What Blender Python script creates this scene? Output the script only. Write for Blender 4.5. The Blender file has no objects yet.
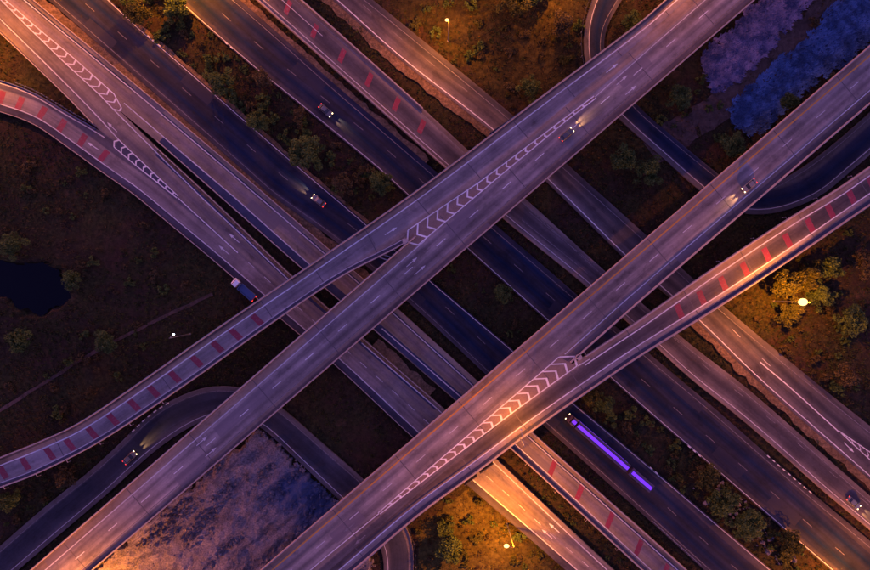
import bpy, bmesh, math, random
import numpy as np
from mathutils import Vector, Matrix

# ------------------------------------------------------------------ camera, sky, sun, exposure
SC = bpy.context.scene
COL = SC.collection
H = 175.0            # drone height above the ground, metres
FPX = 580.0          # focal length in photo pixels (24 mm on a 36 mm wide frame, 870 px)

cam_d = bpy.data.cameras.new('camera')
cam_d.lens = 24.0; cam_d.sensor_width = 36.0; cam_d.clip_end = 6000.0; cam_d.clip_start = 1.0
cam = bpy.data.objects.new('camera', cam_d); COL.objects.link(cam)
cam.location = (0, 0, H); cam.rotation_euler = (0, 0, 0)
SC.camera = cam

SUN_EL, SUN_ROT = math.radians(2.0), math.radians(-60)
world = bpy.data.worlds.new('World'); SC.world = world; world.use_nodes = True
wn = world.node_tree.nodes; wl = world.node_tree.links
for n in list(wn): wn.remove(n)
sky = wn.new('ShaderNodeTexSky'); sky.sky_type = 'NISHITA'; sky.sun_disc = False
sky.sun_elevation = SUN_EL; sky.sun_rotation = SUN_ROT
sky.air_density = 1.0; sky.dust_density = 0.6; sky.ozone_density = 2.0
tint = wn.new('ShaderNodeMix'); tint.data_type = 'RGBA'; tint.blend_type = 'MULTIPLY'
tint.inputs[0].default_value = 1.0
tint.inputs[7].default_value = (2.02, 0.90, 2.08, 1)     # violet afterglow of the whole dusk sky
bg = wn.new('ShaderNodeBackground'); bg.inputs[1].default_value = 0.10
wo = wn.new('ShaderNodeOutputWorld')
wl.new(sky.outputs[0], tint.inputs[6]); wl.new(tint.outputs[2], bg.inputs[0]); wl.new(bg.outputs[0], wo.inputs[0])

sd = bpy.data.lights.new('sun', 'SUN'); sd.energy = 0.02; sd.angle = math.radians(25); sd.color = (1.0, 0.72, 0.62)
so = bpy.data.objects.new('sun', sd); COL.objects.link(so)
so.rotation_euler = (math.radians(62), 0, SUN_ROT + math.pi)

SC.view_settings.view_transform = 'Standard'; SC.view_settings.look = 'None'
SC.view_settings.gamma = 1.0; SC.view_settings.use_curve_mapping = False
SC.view_settings.exposure = 2.15
SC.cycles.max_bounces = 4; SC.cycles.diffuse_bounces = 2; SC.cycles.glossy_bounces = 2
SC.cycles.use_denoising = True

SODIUM = (1.0, 0.285, 0.004)
LAMP_W = 11500.0

rng = random.Random(7)
nrng = np.random.default_rng(11)

# ------------------------------------------------------------------ helpers
def P(x, y, z=0.0):
    """photo pixel -> world point on the level z"""
    k = (H - z) / FPX
    return np.array([(x - 435.0) * k, (285.0 - y) * k, z])

def put(o, parent=None, label=None, cat=None, group=None, kind=None):
    COL.objects.link(o)
    if parent is not None: o.parent = parent
    if label: o['label'] = label
    if cat: o['category'] = cat
    if group: o['group'] = group
    if kind: o['kind'] = kind
    return o

def mesh(name, verts, faces, mat=None, uvs=None, smooth=False):
    me = bpy.data.meshes.new(name)
    me.from_pydata([tuple(map(float, v)) for v in verts], [], [tuple(map(int, f)) for f in faces])
    if uvs is not None:
        lay = me.uv_layers.new(name='UVMap')
        vi = np.empty(len(me.loops), dtype=np.int32); me.loops.foreach_get('vertex_index', vi)
        uv = np.asarray(uvs, dtype=np.float32)[vi]
        lay.data.foreach_set('uv', uv.ravel())
    if smooth:
        me.polygons.foreach_set('use_smooth', [True] * len(me.polygons))
    if mat: me.materials.append(mat)
    me.update()
    return me

def obj(name, me, parent=None, loc=None, rz=0.0, **kw):
    o = bpy.data.objects.new(name, me)
    if loc is not None: o.location = tuple(map(float, loc))
    if rz: o.rotation_euler = (0, 0, rz)
    return put(o, parent, **kw)

def empty(name, loc=(0, 0, 0), rz=0.0, **kw):
    o = bpy.data.objects.new(name, None); o.location = tuple(map(float, loc)); o.rotation_euler = (0, 0, rz)
    o.empty_display_size = 0.5
    return put(o, **kw)

class MB:
    """collects simple solids into one mesh"""
    def __init__(s): s.v = []; s.f = []
    def add(s, v, f):
        n = len(s.v); s.v += [tuple(map(float, p)) for p in v]; s.f += [tuple(i + n for i in q) for q in f]; return s
    def box(s, x0, x1, y0, y1, z0, z1):
        v = [(x0,y0,z0),(x1,y0,z0),(x1,y1,z0),(x0,y1,z0),(x0,y0,z1),(x1,y0,z1),(x1,y1,z1),(x0,y1,z1)]
        return s.add(v, [(3,2,1,0),(4,5,6,7),(0,1,5,4),(1,2,6,5),(2,3,7,6),(3,0,4,7)])
    def rings(s, rings, cap0=True, cap1=True):
        n = len(rings[0]); v = [p for r in rings for p in r]; f = []
        for i in range(len(rings) - 1):
            for j in range(n):
                a = i*n + j; b = i*n + (j+1) % n
                f.append((a, b, b+n, a+n))
        if cap0: f.append(tuple(reversed(range(n))))
        if cap1: f.append(tuple(range((len(rings)-1)*n, len(rings)*n)))
        return s.add(v, f)
    def tube(s, pts, rad, n=8):
        pts = [Vector(p) for p in pts]; R = []
        for i, p in enumerate(pts):
            d = (pts[min(i+1, len(pts)-1)] - pts[max(i-1, 0)]).normalized()
            a = d.orthogonal().normalized() if abs(d.z) < 0.99 else Vector((1, 0, 0))
            b = d.cross(a).normalized(); a = b.cross(d)
            r = rad[i] if isinstance(rad, (list, tuple)) else rad
            R.append([tuple(p + (a*math.cos(2*math.pi*k/n) + b*math.sin(2*math.pi*k/n))*r) for k in range(n)])
        return s.rings(R)
    def mesh(s, name, mat, smooth=False): return mesh(name, s.v, s.f, mat, smooth=smooth)

# ------------------------------------------------------------------ materials
class NT:
    def __init__(s, name):
        s.m = bpy.data.materials.new(name); s.m.use_nodes = True
        s.t = s.m.node_tree; s.n = s.t.nodes; s.l = s.t.links
        s.b = s.n['Principled BSDF']
    def node(s, typ, **kw):
        n = s.n.new(typ)
        for k, v in kw.items(): setattr(n, k, v)
        return n
    def link(s, a, b): s.l.new(a, b)
    def val(s, sock, v):
        if hasattr(v, 'is_linked') or isinstance(v, bpy.types.NodeSocket): s.l.new(v, sock)
        else: sock.default_value = v
    def noise(s, vec, scale, detail=4, rough=0.6, out=0):
        n = s.node('ShaderNodeTexNoise'); n.inputs['Scale'].default_value = scale
        n.inputs['Detail'].default_value = detail; n.inputs['Roughness'].default_value = rough
        if vec is not None: s.link(vec, n.inputs['Vector'])
        return n.outputs[out]
    def ramp(s, fac, stops, interp='LINEAR'):
        n = s.node('ShaderNodeValToRGB'); cr = n.color_ramp; cr.interpolation = interp
        while len(cr.elements) < len(stops): cr.elements.new(0.5)
        for e, (p, c) in zip(cr.elements, stops):
            e.position = p; e.color = (c[0], c[1], c[2], 1) if not isinstance(c, (int, float)) else (c, c, c, 1)
        s.link(fac, n.inputs[0]); return n.outputs[0]
    def mix(s, fac, a, b, mode='MIX'):
        n = s.node('ShaderNodeMix', data_type='RGBA', blend_type=mode)
        for k, v in ((0, fac), (6, a), (7, b)):
            if isinstance(v, bpy.types.NodeSocket): s.link(v, n.inputs[k])
            elif k == 0: n.inputs[0].default_value = v
            else: n.inputs[k].default_value = (v[0], v[1], v[2], 1)
        return n.outputs[2]
    def math(s, op, a, b=0.0, clamp=False):
        n = s.node('ShaderNodeMath', operation=op, use_clamp=clamp)
        for k, v in ((0, a), (1, b)):
            if isinstance(v, bpy.types.NodeSocket): s.link(v, n.inputs[k])
            else: n.inputs[k].default_value = v
        return n.outputs[0]
    def mapping(s, vec, scale):
        n = s.node('ShaderNodeMapping'); n.inputs['Scale'].default_value = scale
        s.link(vec, n.inputs['Vector']); return n.outputs[0]
    def bump(s, h, strength, dist):
        n = s.node('ShaderNodeBump'); n.inputs['Strength'].default_value = strength; n.inputs['Distance'].default_value = dist
        s.link(h, n.inputs['Height']); s.link(n.outputs[0], s.b.inputs['Normal'])
    def pos(s): return s.node('ShaderNodeNewGeometry').outputs['Position']
    def done(s, col, rough=0.85, spec=0.3):
        s.val(s.b.inputs['Base Color'], col if isinstance(col, bpy.types.NodeSocket) else (col[0], col[1], col[2], 1))
        s.val(s.b.inputs['Roughness'], rough); s.b.inputs['Specular IOR Level'].default_value = spec
        return s.m

def plain(name, col, rough=0.6, metal=0.0, var=0.15, scale=2.0, spec=0.4):
    t = NT(name)
    f = t.noise(t.pos(), scale)
    c = t.mix(f, tuple(x*(1-var) for x in col), tuple(min(1, x*(1+var)) for x in col))
    t.b.inputs['Metallic'].default_value = metal
    return t.done(c, rough, spec)

def emit(name, col, strength):
    t = NT(name); t.b.inputs['Base Color'].default_value = (col[0], col[1], col[2], 1)
    t.b.inputs['Emission Color'].default_value = (col[0], col[1], col[2], 1)
    t.b.inputs['Emission Strength'].default_value = strength
    return t.m

UVM = 24.0      # metres across that fill the U axis of a road's UV map
def road_mat(name, bands, streak=0.35, blotch=0.35, seed=0.0, patch=0.0, patch_col=(.03, .03, .05)):
    """bands: (metres from the reference edge, colour). Lengthwise streaks, blotches and patches of repair."""
    t = NT(name)
    uv = t.node('ShaderNodeUVMap').outputs[0]
    sep = t.node('ShaderNodeSeparateXYZ'); t.link(uv, sep.inputs[0])
    mp = t.node('ShaderNodeMapping'); mp.inputs['Location'].default_value = (seed, seed*1.7, seed*0.3)
    t.link(uv, mp.inputs['Vector']); uvs = mp.outputs[0]
    wob = t.noise(t.mapping(uvs, (3.0, 0.05, 1)), 1.0, 3)
    u = t.math('ADD', sep.outputs[0], t.math('MULTIPLY', t.math('SUBTRACT', wob, 0.5), 0.014))
    col = t.ramp(u, [(min(1, m/UVM), c) for m, c in bands])
    s1 = t.noise(t.mapping(uvs, (26.0, 0.035, 1)), 1.0, 5, 0.65)
    s2 = t.noise(t.mapping(uvs, (9.0, 0.012, 1)), 1.0, 4, 0.6)
    b1 = t.noise(t.pos(), 0.11, 5, 0.6)
    b2 = t.noise(t.pos(), 1.3, 6, 0.7)
    col = t.mix(1.0, col, t.ramp(s1, [(0.25, 1-streak), (0.75, 1+streak*0.6)]), 'MULTIPLY')
    col = t.mix(1.0, col, t.ramp(s2, [(0.3, 1-streak*0.8), (0.7, 1+streak*0.5)]), 'MULTIPLY')
    col = t.mix(1.0, col, t.ramp(b1, [(0.3, 1-blotch), (0.7, 1+blotch*0.6)]), 'MULTIPLY')
    col = t.mix(1.0, col, t.ramp(b2, [(0.2, 0.78), (0.8, 1.16)]), 'MULTIPLY')
    if patch > 0:
        br = t.node('ShaderNodeTexBrick'); br.offset = 0.37; br.squash = 1.0
        br.inputs['Color1'].default_value = (0, 0, 0, 1); br.inputs['Color2'].default_value = (1, 1, 1, 1)
        br.inputs['Mortar'].default_value = (0, 0, 0, 1); br.inputs['Scale'].default_value = 1.0
        br.inputs['Mortar Size'].default_value = 0.0; br.inputs['Brick Width'].default_value = 11.0; br.inputs['Row Height'].default_value = 0.145
        sw = t.node('ShaderNodeCombineXYZ'); s2p = t.node('ShaderNodeSeparateXYZ'); t.link(uvs, s2p.inputs[0])
        t.link(s2p.outputs[1], sw.inputs[0]); t.link(s2p.outputs[0], sw.inputs[1]); t.link(sw.outputs[0], br.inputs['Vector'])
        m = t.ramp(br.outputs[0], [(1-patch-0.01, 0.0), (1-patch, 1.0)])
        col = t.mix(t.math('MULTIPLY', m, 0.75), col, patch_col)
    st = t.ramp(t.noise(t.mapping(uvs, (7.0, .16, 1)), 1.0, 7, .7), [(.56, 1.0), (.72, .55)])
    col = t.mix(1.0, col, st, 'MULTIPLY')
    t.bump(b2, 0.25, 0.02)
    rough = t.ramp(s1, [(0.2, 0.68), (0.8, 0.94)])
    return t.done(col, rough, 0.12)

def paint_mat(name, col, wear=0.45, under=(.16, .14, .15)):
    t = NT(name)
    lo = .20+wear*.22
    f = t.ramp(t.noise(t.pos(), 1.6, 7, 0.75), [(lo, 0.0), (lo+.14, 1.0)])
    g = t.ramp(t.noise(t.pos(), 0.12, 3), [(0.3, 0.7), (0.7, 1.05)])
    c = t.mix(1.0, t.mix(f, under, col), g, 'MULTIPLY')
    return t.done(c, 0.6, 0.3)

CON, COD = (.290, .245, .235), (.185, .155, .158)
SHB, GUT = (.265, .200, .160), (.050, .048, .075)
ASP, ASL, ASD = (.027, .028, .053), (.068, .057, .068), (.007, .018, .054)
ASB = (.038, .045, .085)

def two_lane_deck(e0, d, e1, w):
    m0, m1 = (e0+d)/2, (d+e1)/2
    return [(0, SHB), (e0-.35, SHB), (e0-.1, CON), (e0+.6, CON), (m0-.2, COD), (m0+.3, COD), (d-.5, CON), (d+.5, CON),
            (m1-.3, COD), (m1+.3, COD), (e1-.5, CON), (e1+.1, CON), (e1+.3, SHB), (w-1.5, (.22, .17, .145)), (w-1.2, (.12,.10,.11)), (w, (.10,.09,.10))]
M = {}
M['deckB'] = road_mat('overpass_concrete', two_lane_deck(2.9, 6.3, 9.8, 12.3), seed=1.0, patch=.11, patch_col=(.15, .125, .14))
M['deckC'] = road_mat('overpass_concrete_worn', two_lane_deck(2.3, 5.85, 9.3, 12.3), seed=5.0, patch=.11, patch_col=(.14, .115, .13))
lane = [(0, (.10,.085,.09)), (.9, (.12,.10,.10)), (1.1, SHB), (2.1, SHB), (2.3, CON), (3.2, (.25,.21,.205)), (4.3, (.20,.17,.175)), (5.4, (.25,.21,.205)), (6.5, CON), (8.0, SHB), (14, SHB)]
M['deckA'] = road_mat('ramp_concrete', lane, seed=9.0, patch=.10, patch_col=(.20, .17, .17))
laneD = [(0, SHB), (2.5, CON), (2.9, (.17,.135,.13)), (3.6, (.10,.082,.085)), (5.0, (.075,.062,.068)), (6.5, (.10,.082,.085)), (7.2, (.17,.135,.13)), (7.4, (.26,.20,.17)), (8, SHB), (14, SHB)]
M['deckD'] = road_mat('ramp_concrete_dark_lane', laneD, seed=14.0)
M['R1b'] = road_mat('concrete_lane_blue_shoulder', [(0, SHB), (1.3, (.24,.20,.152)), (1.5, ASB), (1.0+1.0, ASB), (2.6, (.24,.19,.152)), (4.2, (.18,.145,.15)), (5.8, (.26,.20,.152)), (6.2, (.27,.21,.152)), (8.0, (.24,.19,.152)), (12, (.24,.19,.152))], seed=20, patch=.08, patch_col=(.13, .11, .12))
M['R1a'] = road_mat('concrete_lane', [(0, (.17,.14,.15)), (.8, (.22,.18,.152)), (2.6, (.15,.125,.135)), (4.2, (.23,.185,.152)), (5.0, (.23,.185,.152)), (12, (.24,.19,.152))], seed=23)
M['R0'] = road_mat('ramp_lane', [(0, (.062, .056, .082)), (2.2, (.062, .056, .082)), (2.5, (.23,.19,.185)), (4.3, (.20,.165,.165)), (6.4, (.24,.20,.19)), (6.8, (.10,.09,.11)), (14, (.09,.085,.11))], seed=27)
def asphalt(name, w, n, seed, **kw):
    b = [(0, ASL), (1.3, ASL), (1.9, ASP)]
    lw = (w-3.6)/n
    for i in range(n):
        c = 1.8 + lw*(i+.5)
        b += [(c-lw*.30, ASP), (c, ASD), (c+lw*.30, ASP)]
        if i < n-1: b += [(c+lw*.5, (.028,.028,.044))]
    b += [(w-1.9, ASP), (w-1.6, ASL), (max(w+1, 20), ASL)]
    return road_mat(name, b, seed=seed, streak=.45, blotch=.4, **kw)
M['R2'] = asphalt('asphalt_wide', 12.4, 2, 31, patch=.06, patch_col=(.032, .03, .046))
M['R3'] = asphalt('asphalt_dark_lanes', 13.3, 2, 37, patch=.06, patch_col=(.032, .03, .046))
M['R4'] = asphalt('asphalt_patched', 12.0, 2, 41, patch=.16)
M['E'] = road_mat('ramp_asphalt_pale', [(0, SHB), (.8, (.17,.14,.14)), (2.0, (.15,.125,.125)), (2.6, (.10,.085,.095)), (4.4, (.062,.056,.070)), (6.2, (.10,.085,.095)), (7.2, (.17,.14,.135)), (9.5, (.20,.16,.14)), (14, ASL)], seed=44, streak=.4)
M['F'] = road_mat('frontage_lane', [(0, (.10,.085,.09)), (1.0, (.16,.135,.13)), (1.3, (.145,.12,.12)), (3.4, (.07,.06,.066)), (5.0, (.13,.108,.105)), (5.6, (.085,.075,.08)), (7.3, (.05,.047,.056)), (9, (.11,.095,.095)), (14, (.11,.095,.095))], seed=48, patch=.08)
M['G'] = road_mat('loop_asphalt', [(0, (.12,.105,.11)), (1.6, (.10,.09,.10)), (2.0, ASP), (4.0, ASD), (6.5, ASP), (7.2, (.09,.08,.085)), (14, (.15,.12,.11))], seed=52)
M['H'] = road_mat('loop_asphalt_lower', [(0, (.14,.115,.11)), (1.4, (.12,.10,.10)), (1.8, (.05,.052,.072)), (4.0, (.04,.042,.06)), (6.5, (.055,.054,.07)), (8.0, (.12,.10,.105)), (14, (.12,.10,.10))], seed=55)
M['white'] = paint_mat('white_road_paint', (.56, .53, .53), wear=.3)
M['white_new'] = paint_mat('fresh_white_road_paint', (.70, .67, .67), wear=.38)
M['white_worn'] = paint_mat('worn_white_road_paint', (.19, .17, .18), wear=.75, under=(.04, .036, .046))
M['yellow'] = paint_mat('yellow_road_paint', (.60, .27, .05), wear=.2)
M['red'] = paint_mat('red_rumble_paint', (.23, .028, .052), wear=.6, under=(.20, .12, .13))
M['joint'] = plain('joint_rubber', (.085, .072, .078), .8)
M['shoulder'] = plain('blue_asphalt_shoulder', ASB, .9, scale=.4, var=.45, spec=.1)
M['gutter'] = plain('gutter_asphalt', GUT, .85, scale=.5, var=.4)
def concrete_mat(name, c, seed=0.0):
    t = NT(name)
    a = t.noise(t.pos(), 0.5, 6, .65); b = t.noise(t.mapping(t.pos(), (2.0, 2.0, .4)), 1.5, 5, .7)
    k = t.mix(1.0, t.mix(a, tuple(x*.62 for x in c), tuple(x*1.15 for x in c)), t.ramp(b, [(.3, .7), (.7, 1.1)]), 'MULTIPLY')
    t.bump(b, .3, .02); return t.done(k, .88, .3)
M['parapet'] = concrete_mat('parapet_concrete', (.40, .33, .31))
M['pier'] = concrete_mat('pier_concrete', (.28, .25, .24))
M['gore'] = concrete_mat('gore_concrete', (.24, .17, .14))
M['gore_dark'] = concrete_mat('gore_asphalt', (.05, .05, .085))
M['steel'] = plain('galvanised_steel', (.30, .30, .33), .45, .7)
M['steel_dark'] = plain('dark_painted_steel', (.035, .037, .05), .5, .2)
M['blue_steel'] = plain('blue_sign_back', (.03, .05, .16), .5, .1)
M['kerb_white'] = plain('kerb_white', (.62, .58, .56), .8, var=.3)
M['kerb_black'] = plain('kerb_black', (.03, .03, .035), .8)

def ground_mat():
    t = NT('scrub_ground'); p = t.pos()
    a = t.noise(p, .035, 5, .6); b = t.noise(p, .16, 6, .68); c = t.noise(p, 1.1, 7, .75)
    d = t.noise(t.mapping(p, (1, 1, 1)), 4.5, 5, .8)
    base = t.ramp(b, [(.30, (.014, .009, .007)), (.45, (.042, .023, .016)), (.58, (.028, .022, .010)), (.72, (.082, .046, .027))])
    grn = t.ramp(c, [(.35, (.011, .013, .005)), (.65, (.046, .043, .013))])
    k = t.mix(t.ramp(a, [(.42, 0.0), (.60, .75)]), base, grn)
    k = t.mix(1.0, k, t.ramp(c, [(.28, .45), (.72, 1.5)]), 'MULTIPLY')
    k = t.mix(1.0, k, t.ramp(d, [(.25, .65), (.75, 1.3)]), 'MULTIPLY')
    t.bump(c, .9, .35)
    return t.done(k, .95, .1)
M['ground'] = ground_mat()
def earth_mat(name, lo, mid, hi, sc=.5, bumpd=.3, streak=None, wet=None):
    t = NT(name); p = t.pos()
    a = t.noise(p, sc*.25, 5, .6); b = t.noise(p, sc*2.2, 7, .72)
    k = t.ramp(b, [(.30, lo), (.50, mid), (.68, hi)])
    k = t.mix(1.0, k, t.ramp(a, [(.3, .6), (.7, 1.3)]), 'MULTIPLY')
    if streak:            # long bands: another soil on the lilac bed, painted shade on the rubble field
        mp = t.node('ShaderNodeMapping'); mp.vector_type = 'TEXTURE'; mp.inputs['Rotation'].default_value = (0, 0, math.radians(41)); mp.inputs['Scale'].default_value = (14, 2.6, 1)
        t.link(p, mp.inputs['Vector']); f = t.noise(mp.outputs[0], 1.0, 5, .65)
        k = t.mix(t.ramp(f, [(streak[1], 0.0), (streak[1]+.10, .9)]), k, t.mix(b, tuple(x*.5 for x in streak[0]), tuple(x*1.4 for x in streak[0])))
    if wet:               # damp, bluish soil around one spot
        vd = t.node('ShaderNodeVectorMath', operation='DISTANCE'); t.link(p, vd.inputs[0]); vd.inputs[1].default_value = wet[1]
        d = t.math('ADD', t.math('DIVIDE', vd.outputs['Value'], wet[2]), t.math('MULTIPLY', t.math('SUBTRACT', t.noise(p, .12, 5, .6), .5), 1.6))
        k = t.mix(t.ramp(d, [(.35, .95), (1.0, 0.0)]), k, t.mix(b, tuple(x*.5 for x in wet[0]), tuple(x*1.5 for x in wet[0])))
    t.bump(b, .8, bumpd); return t.done(k, .95, .1)
M['verge'] = earth_mat('verge_dirt', (.05, .034, .022), (.15, .095, .055), (.26, .17, .10))
M['track'] = earth_mat('dirt_track', (.045, .030, .026), (.085, .055, .046), (.12, .08, .066), .3)
M['rubble'] = earth_mat('rubble_soil', (.060, .055, .075), (.18, .155, .17), (.33, .27, .275), 1.0, .6, ((.07, .066, .10), .56), ((.045, .07, .15), tuple(P(320, 492, 0)), 17.0))  # dark bands paint the shadow between the rows of lumps
M['rubble_blue'] = earth_mat('wet_blue_soil', (.025, .048, .12), (.048, .092, .24), (.085, .15, .33), .8, .4)
M['rubble_lilac'] = earth_mat('pale_lilac_soil', (.075, .08, .17), (.18, .16, .28), (.34, .265, .36), .8, .4, ((.05, .085, .22), .50))
M['rubble_wet'] = earth_mat('wet_field_soil', (.02, .03, .06), (.05, .07, .14), (.10, .12, .20), .7, .5)
M['gold'] = earth_mat('gold_lamp_glow_grass', (.022, .017, .005), (.062, .050, .013), (.105, .085, .024), .35, .4)  # grass tone with the lamp's golden glow put into the colour
M['rust'] = earth_mat('rust_lamp_glow_grass', (.012, .009, .004), (.034, .026, .009), (.066, .050, .016), .3, .4)  # grass tone with the lamp's warm glow put into the colour
def water_mat():
    t = NT('pond_water'); t.bump(t.noise(t.pos(), 1.2, 3), .05, .05)
    return t.done((.0015, .0025, .006), .15, .10)
M['water'] = water_mat()
def leaf_mat(name, lo, hi):
    t = NT(name)
    at = t.node('ShaderNodeAttribute', attribute_name='tint').outputs['Fac']
    k = t.ramp(at, [(0, lo), (1, hi)])
    m = t.done(k, .7, .25)
    tr = t.node('ShaderNodeBsdfTranslucent'); t.link(k, tr.inputs['Color'])
    mx = t.node('ShaderNodeMixShader'); mx.inputs[0].default_value = .3
    out = t.n['Material Output']
    t.link(t.b.outputs[0], mx.inputs[1]); t.link(tr.outputs[0], mx.inputs[2]); t.link(mx.outputs[0], out.inputs[0])
    return m
M['leaf'] = leaf_mat('tree_leaves', (.022, .042, .012), (.11, .155, .034))
M['leaf_yellow'] = leaf_mat('bright_leaves', (.026, .032, .007), (.10, .095, .018))
M['leaf_dry'] = leaf_mat('dry_leaves', (.035, .026, .012), (.11, .085, .032))
M['grass'] = leaf_mat('scrub_grass', (.018, .013, .006), (.105, .066, .024))
M['grass_green'] = leaf_mat('green_grass', (.012, .018, .006), (.060, .070, .018))
M['reed'] = leaf_mat('blue_reeds', (.028, .062, .15), (.11, .22, .48))
M['bark'] = plain('bark', (.06, .045, .035), .9, var=.4, scale=4)

# ------------------------------------------------------------------ roads as ruled strips
def spline(px, step=4.0, ext=230.0):
    p = np.array(px, float)
    d0 = (p[0]-p[1]) / np.linalg.norm(p[0]-p[1]); d1 = (p[-1]-p[-2]) / np.linalg.norm(p[-1]-p[-2])
    p = np.vstack([p[0]+d0*ext, p, p[-1]+d1*ext])
    t = np.r_[0, np.cumsum(np.linalg.norm(np.diff(p, axis=0), axis=1))]
    m = np.zeros_like(p)
    m[1:-1] = (p[2:]-p[:-2]) / (t[2:]-t[:-2])[:, None]
    m[0] = (p[1]-p[0])/(t[1]-t[0]); m[-1] = (p[-1]-p[-2])/(t[-1]-t[-2])
    q = np.arange(0, t[-1], step); i = np.clip(np.searchsorted(t, q, side='right')-1, 0, len(t)-2)
    h = (t[i+1]-t[i]); s = ((q-t[i])/h)[:, None]; hh = h[:, None]
    r = (2*s**3-3*s**2+1)*p[i] + (s**3-2*s**2+s)*hh*m[i] + (-2*s**3+3*s**2)*p[i+1] + (s**3-s**2)*hh*m[i+1]
    return r
def smooth(r, k):
    if k <= 0: return r
    w = np.hanning(2*k+3)[1:-1]; w /= w.sum()
    pad = np.vstack([2*r[0]-r[k:0:-1], r, 2*r[-1]-r[-2:-k-2:-1]])
    return np.stack([np.convolve(pad[:, c], w, 'valid') for c in range(2)], 1)

def nearest(poly, p):
    a, b = poly[:-1], poly[1:]; d = b-a
    t = np.clip(((p-a)*d).sum(1)/np.maximum((d*d).sum(1), 1e-9), 0, 1)
    c = a+d*t[:, None]; i = np.argmin(((c-p)**2).sum(1)); return c[i]

class Road:
    def __init__(s, name, a, b, z, k=6):
        s.name = name
        A = smooth(spline(a), k) if k else spline(a)
        Bd = smooth(spline(b), k) if k else spline(b)
        Bn = np.array([nearest(Bd, p) for p in A])
        keep = [0]
        for i in range(1, len(A)):
            if np.linalg.norm((A[i]+Bn[i])/2-(A[keep[-1]]+Bn[keep[-1]])/2) > 1.0: keep.append(i)
        A, Bn = A[keep], Bn[keep]
        zz = np.array([z(*((A[i]+Bn[i])/2)) if callable(z) else z for i in range(len(A))])
        s.A = np.array([P(A[i][0], A[i][1], zz[i]) for i in range(len(A))])
        s.B = np.array([P(Bn[i][0], Bn[i][1], zz[i]) for i in range(len(A))])
        s.mid = (s.A+s.B)/2
        s.s = np.r_[0, np.cumsum(np.linalg.norm(np.diff(s.mid[:, :2], axis=0), axis=1))]
        s.w = np.linalg.norm((s.B-s.A)[:, :2], axis=1)
    def idx(s, q):
        i = int(np.clip(np.searchsorted(s.s, q)-1, 0, len(s.s)-2))
        return i, float(np.clip((q-s.s[i])/(s.s[i+1]-s.s[i]), 0, 1))
    def at(s, q, off, ref='a', dz=0.0):
        i, f = s.idx(q)
        a = s.A[i]*(1-f)+s.A[i+1]*f; b = s.B[i]*(1-f)+s.B[i+1]*f
        n = b-a; n = n/max(np.linalg.norm(n), 1e-6)
        p = a+n*off if ref == 'a' else b-n*off
        return p+np.array([0, 0, dz])
    def width(s, q):
        i, f = s.idx(q); return s.w[i]*(1-f)+s.w[i+1]*f
    def dirn(s, q):
        i, f = s.idx(q); d = s.mid[i+1]-s.mid[i]; return d/np.linalg.norm(d)
    def sat(s, x, y):
        """arclength nearest to a photo pixel"""
        z = s.mid[len(s.mid)//2][2]; p = P(x, y, z)[:2]
        a, b = s.mid[:-1, :2], s.mid[1:, :2]; d = b-a
        t = np.clip(((p-a)*d).sum(1)/np.maximum((d*d).sum(1), 1e-9), 0, 1)
        c = a+d*t[:, None]; i = int(np.argmin(((c-p)**2).sum(1)))
        return float(s.s[i]+t[i]*(s.s[i+1]-s.s[i]))
    def samples(s, s0, s1, step=3.0):
        n = max(1, int(math.ceil((s1-s0)/step))); return [s0+(s1-s0)*i/n for i in range(n+1)]
    def solid(s, name, s0, s1, thick, mat, ref='a', inset=0.0, dz=0.0, lat=1):
        """slab between the two edges from s0 to s1"""
        qs = s.samples(s0, s1); V = []; F = []; U = []
        for q in qs:
            w = s.width(q)
            for z in (0.0, -thick):
                for e, off in (('a', inset), ('b', inset)):
                    p = s.at(q, off, e, z+dz); V.append(p)
                    lat_m = off if e == ref else w-off
                    U.append((lat_m/UVM, q))
        n = len(qs)
        for i in range(n-1):
            o = 4*i; k = o+4
            F += [(o+1, o, k, k+1), (o+2, o+3, k+3, k+2), (o, o+2, k+2, k), (o+3, o+1, k+1, k+3)]
        F += [(0, 1, 3, 2), (4*n-4, 4*n-2, 4*n-1, 4*n-3)]
        me = mesh(name, V, F, mat, U)
        # make the top face up whichever way the strip runs
        bm = bmesh.new(); bm.from_mesh(me); bmesh.ops.recalc_face_normals(bm, faces=bm.faces); bm.to_mesh(me); bm.free()
        return me
    def band(s, name, s0, s1, o0, o1, mat, ref='a', dz=0.010, parent=None, step=3.0):
        """flat marking sheet"""
        qs = s.samples(s0, s1, step); V = []; F = []
        for q in qs: V += [s.at(q, o0, ref, dz), s.at(q, o1, ref, dz)]
        for i in range(len(qs)-1): F.append((2*i, 2*i+1, 2*i+3, 2*i+2))
        V, F = face_up(V, F)
        return obj(name, mesh(name, V, F, mat), parent)
    def wall(s, name, s0, s1, o0, o1, h, mat, ref='a', dz=0.0, parent=None, step=3.0, top=None):
        """upright wall with a slightly narrower top"""
        qs = s.samples(s0, s1, step); V = []; F = []
        c = (o1-o0)*(.12 if top is None else top)
        for q in qs: V += [s.at(q, o0, ref, dz), s.at(q, o0+c, ref, dz+h), s.at(q, o1-c, ref, dz+h), s.at(q, o1, ref, dz)]
        n = len(qs)
        for i in range(n-1):
            o = 4*i; k = o+4
            for j in range(4): F.append((o+j, o+(j+1) % 4, k+(j+1) % 4, k+j))
        F += [(0, 1, 2, 3), (4*n-1, 4*n-2, 4*n-3, 4*n-4)]
        me = mesh(name, V, F, mat)
        bm = bmesh.new(); bm.from_mesh(me); bmesh.ops.recalc_face_normals(bm, faces=bm.faces); bm.to_mesh(me); bm.free()
        return obj(name, me, parent)
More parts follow.
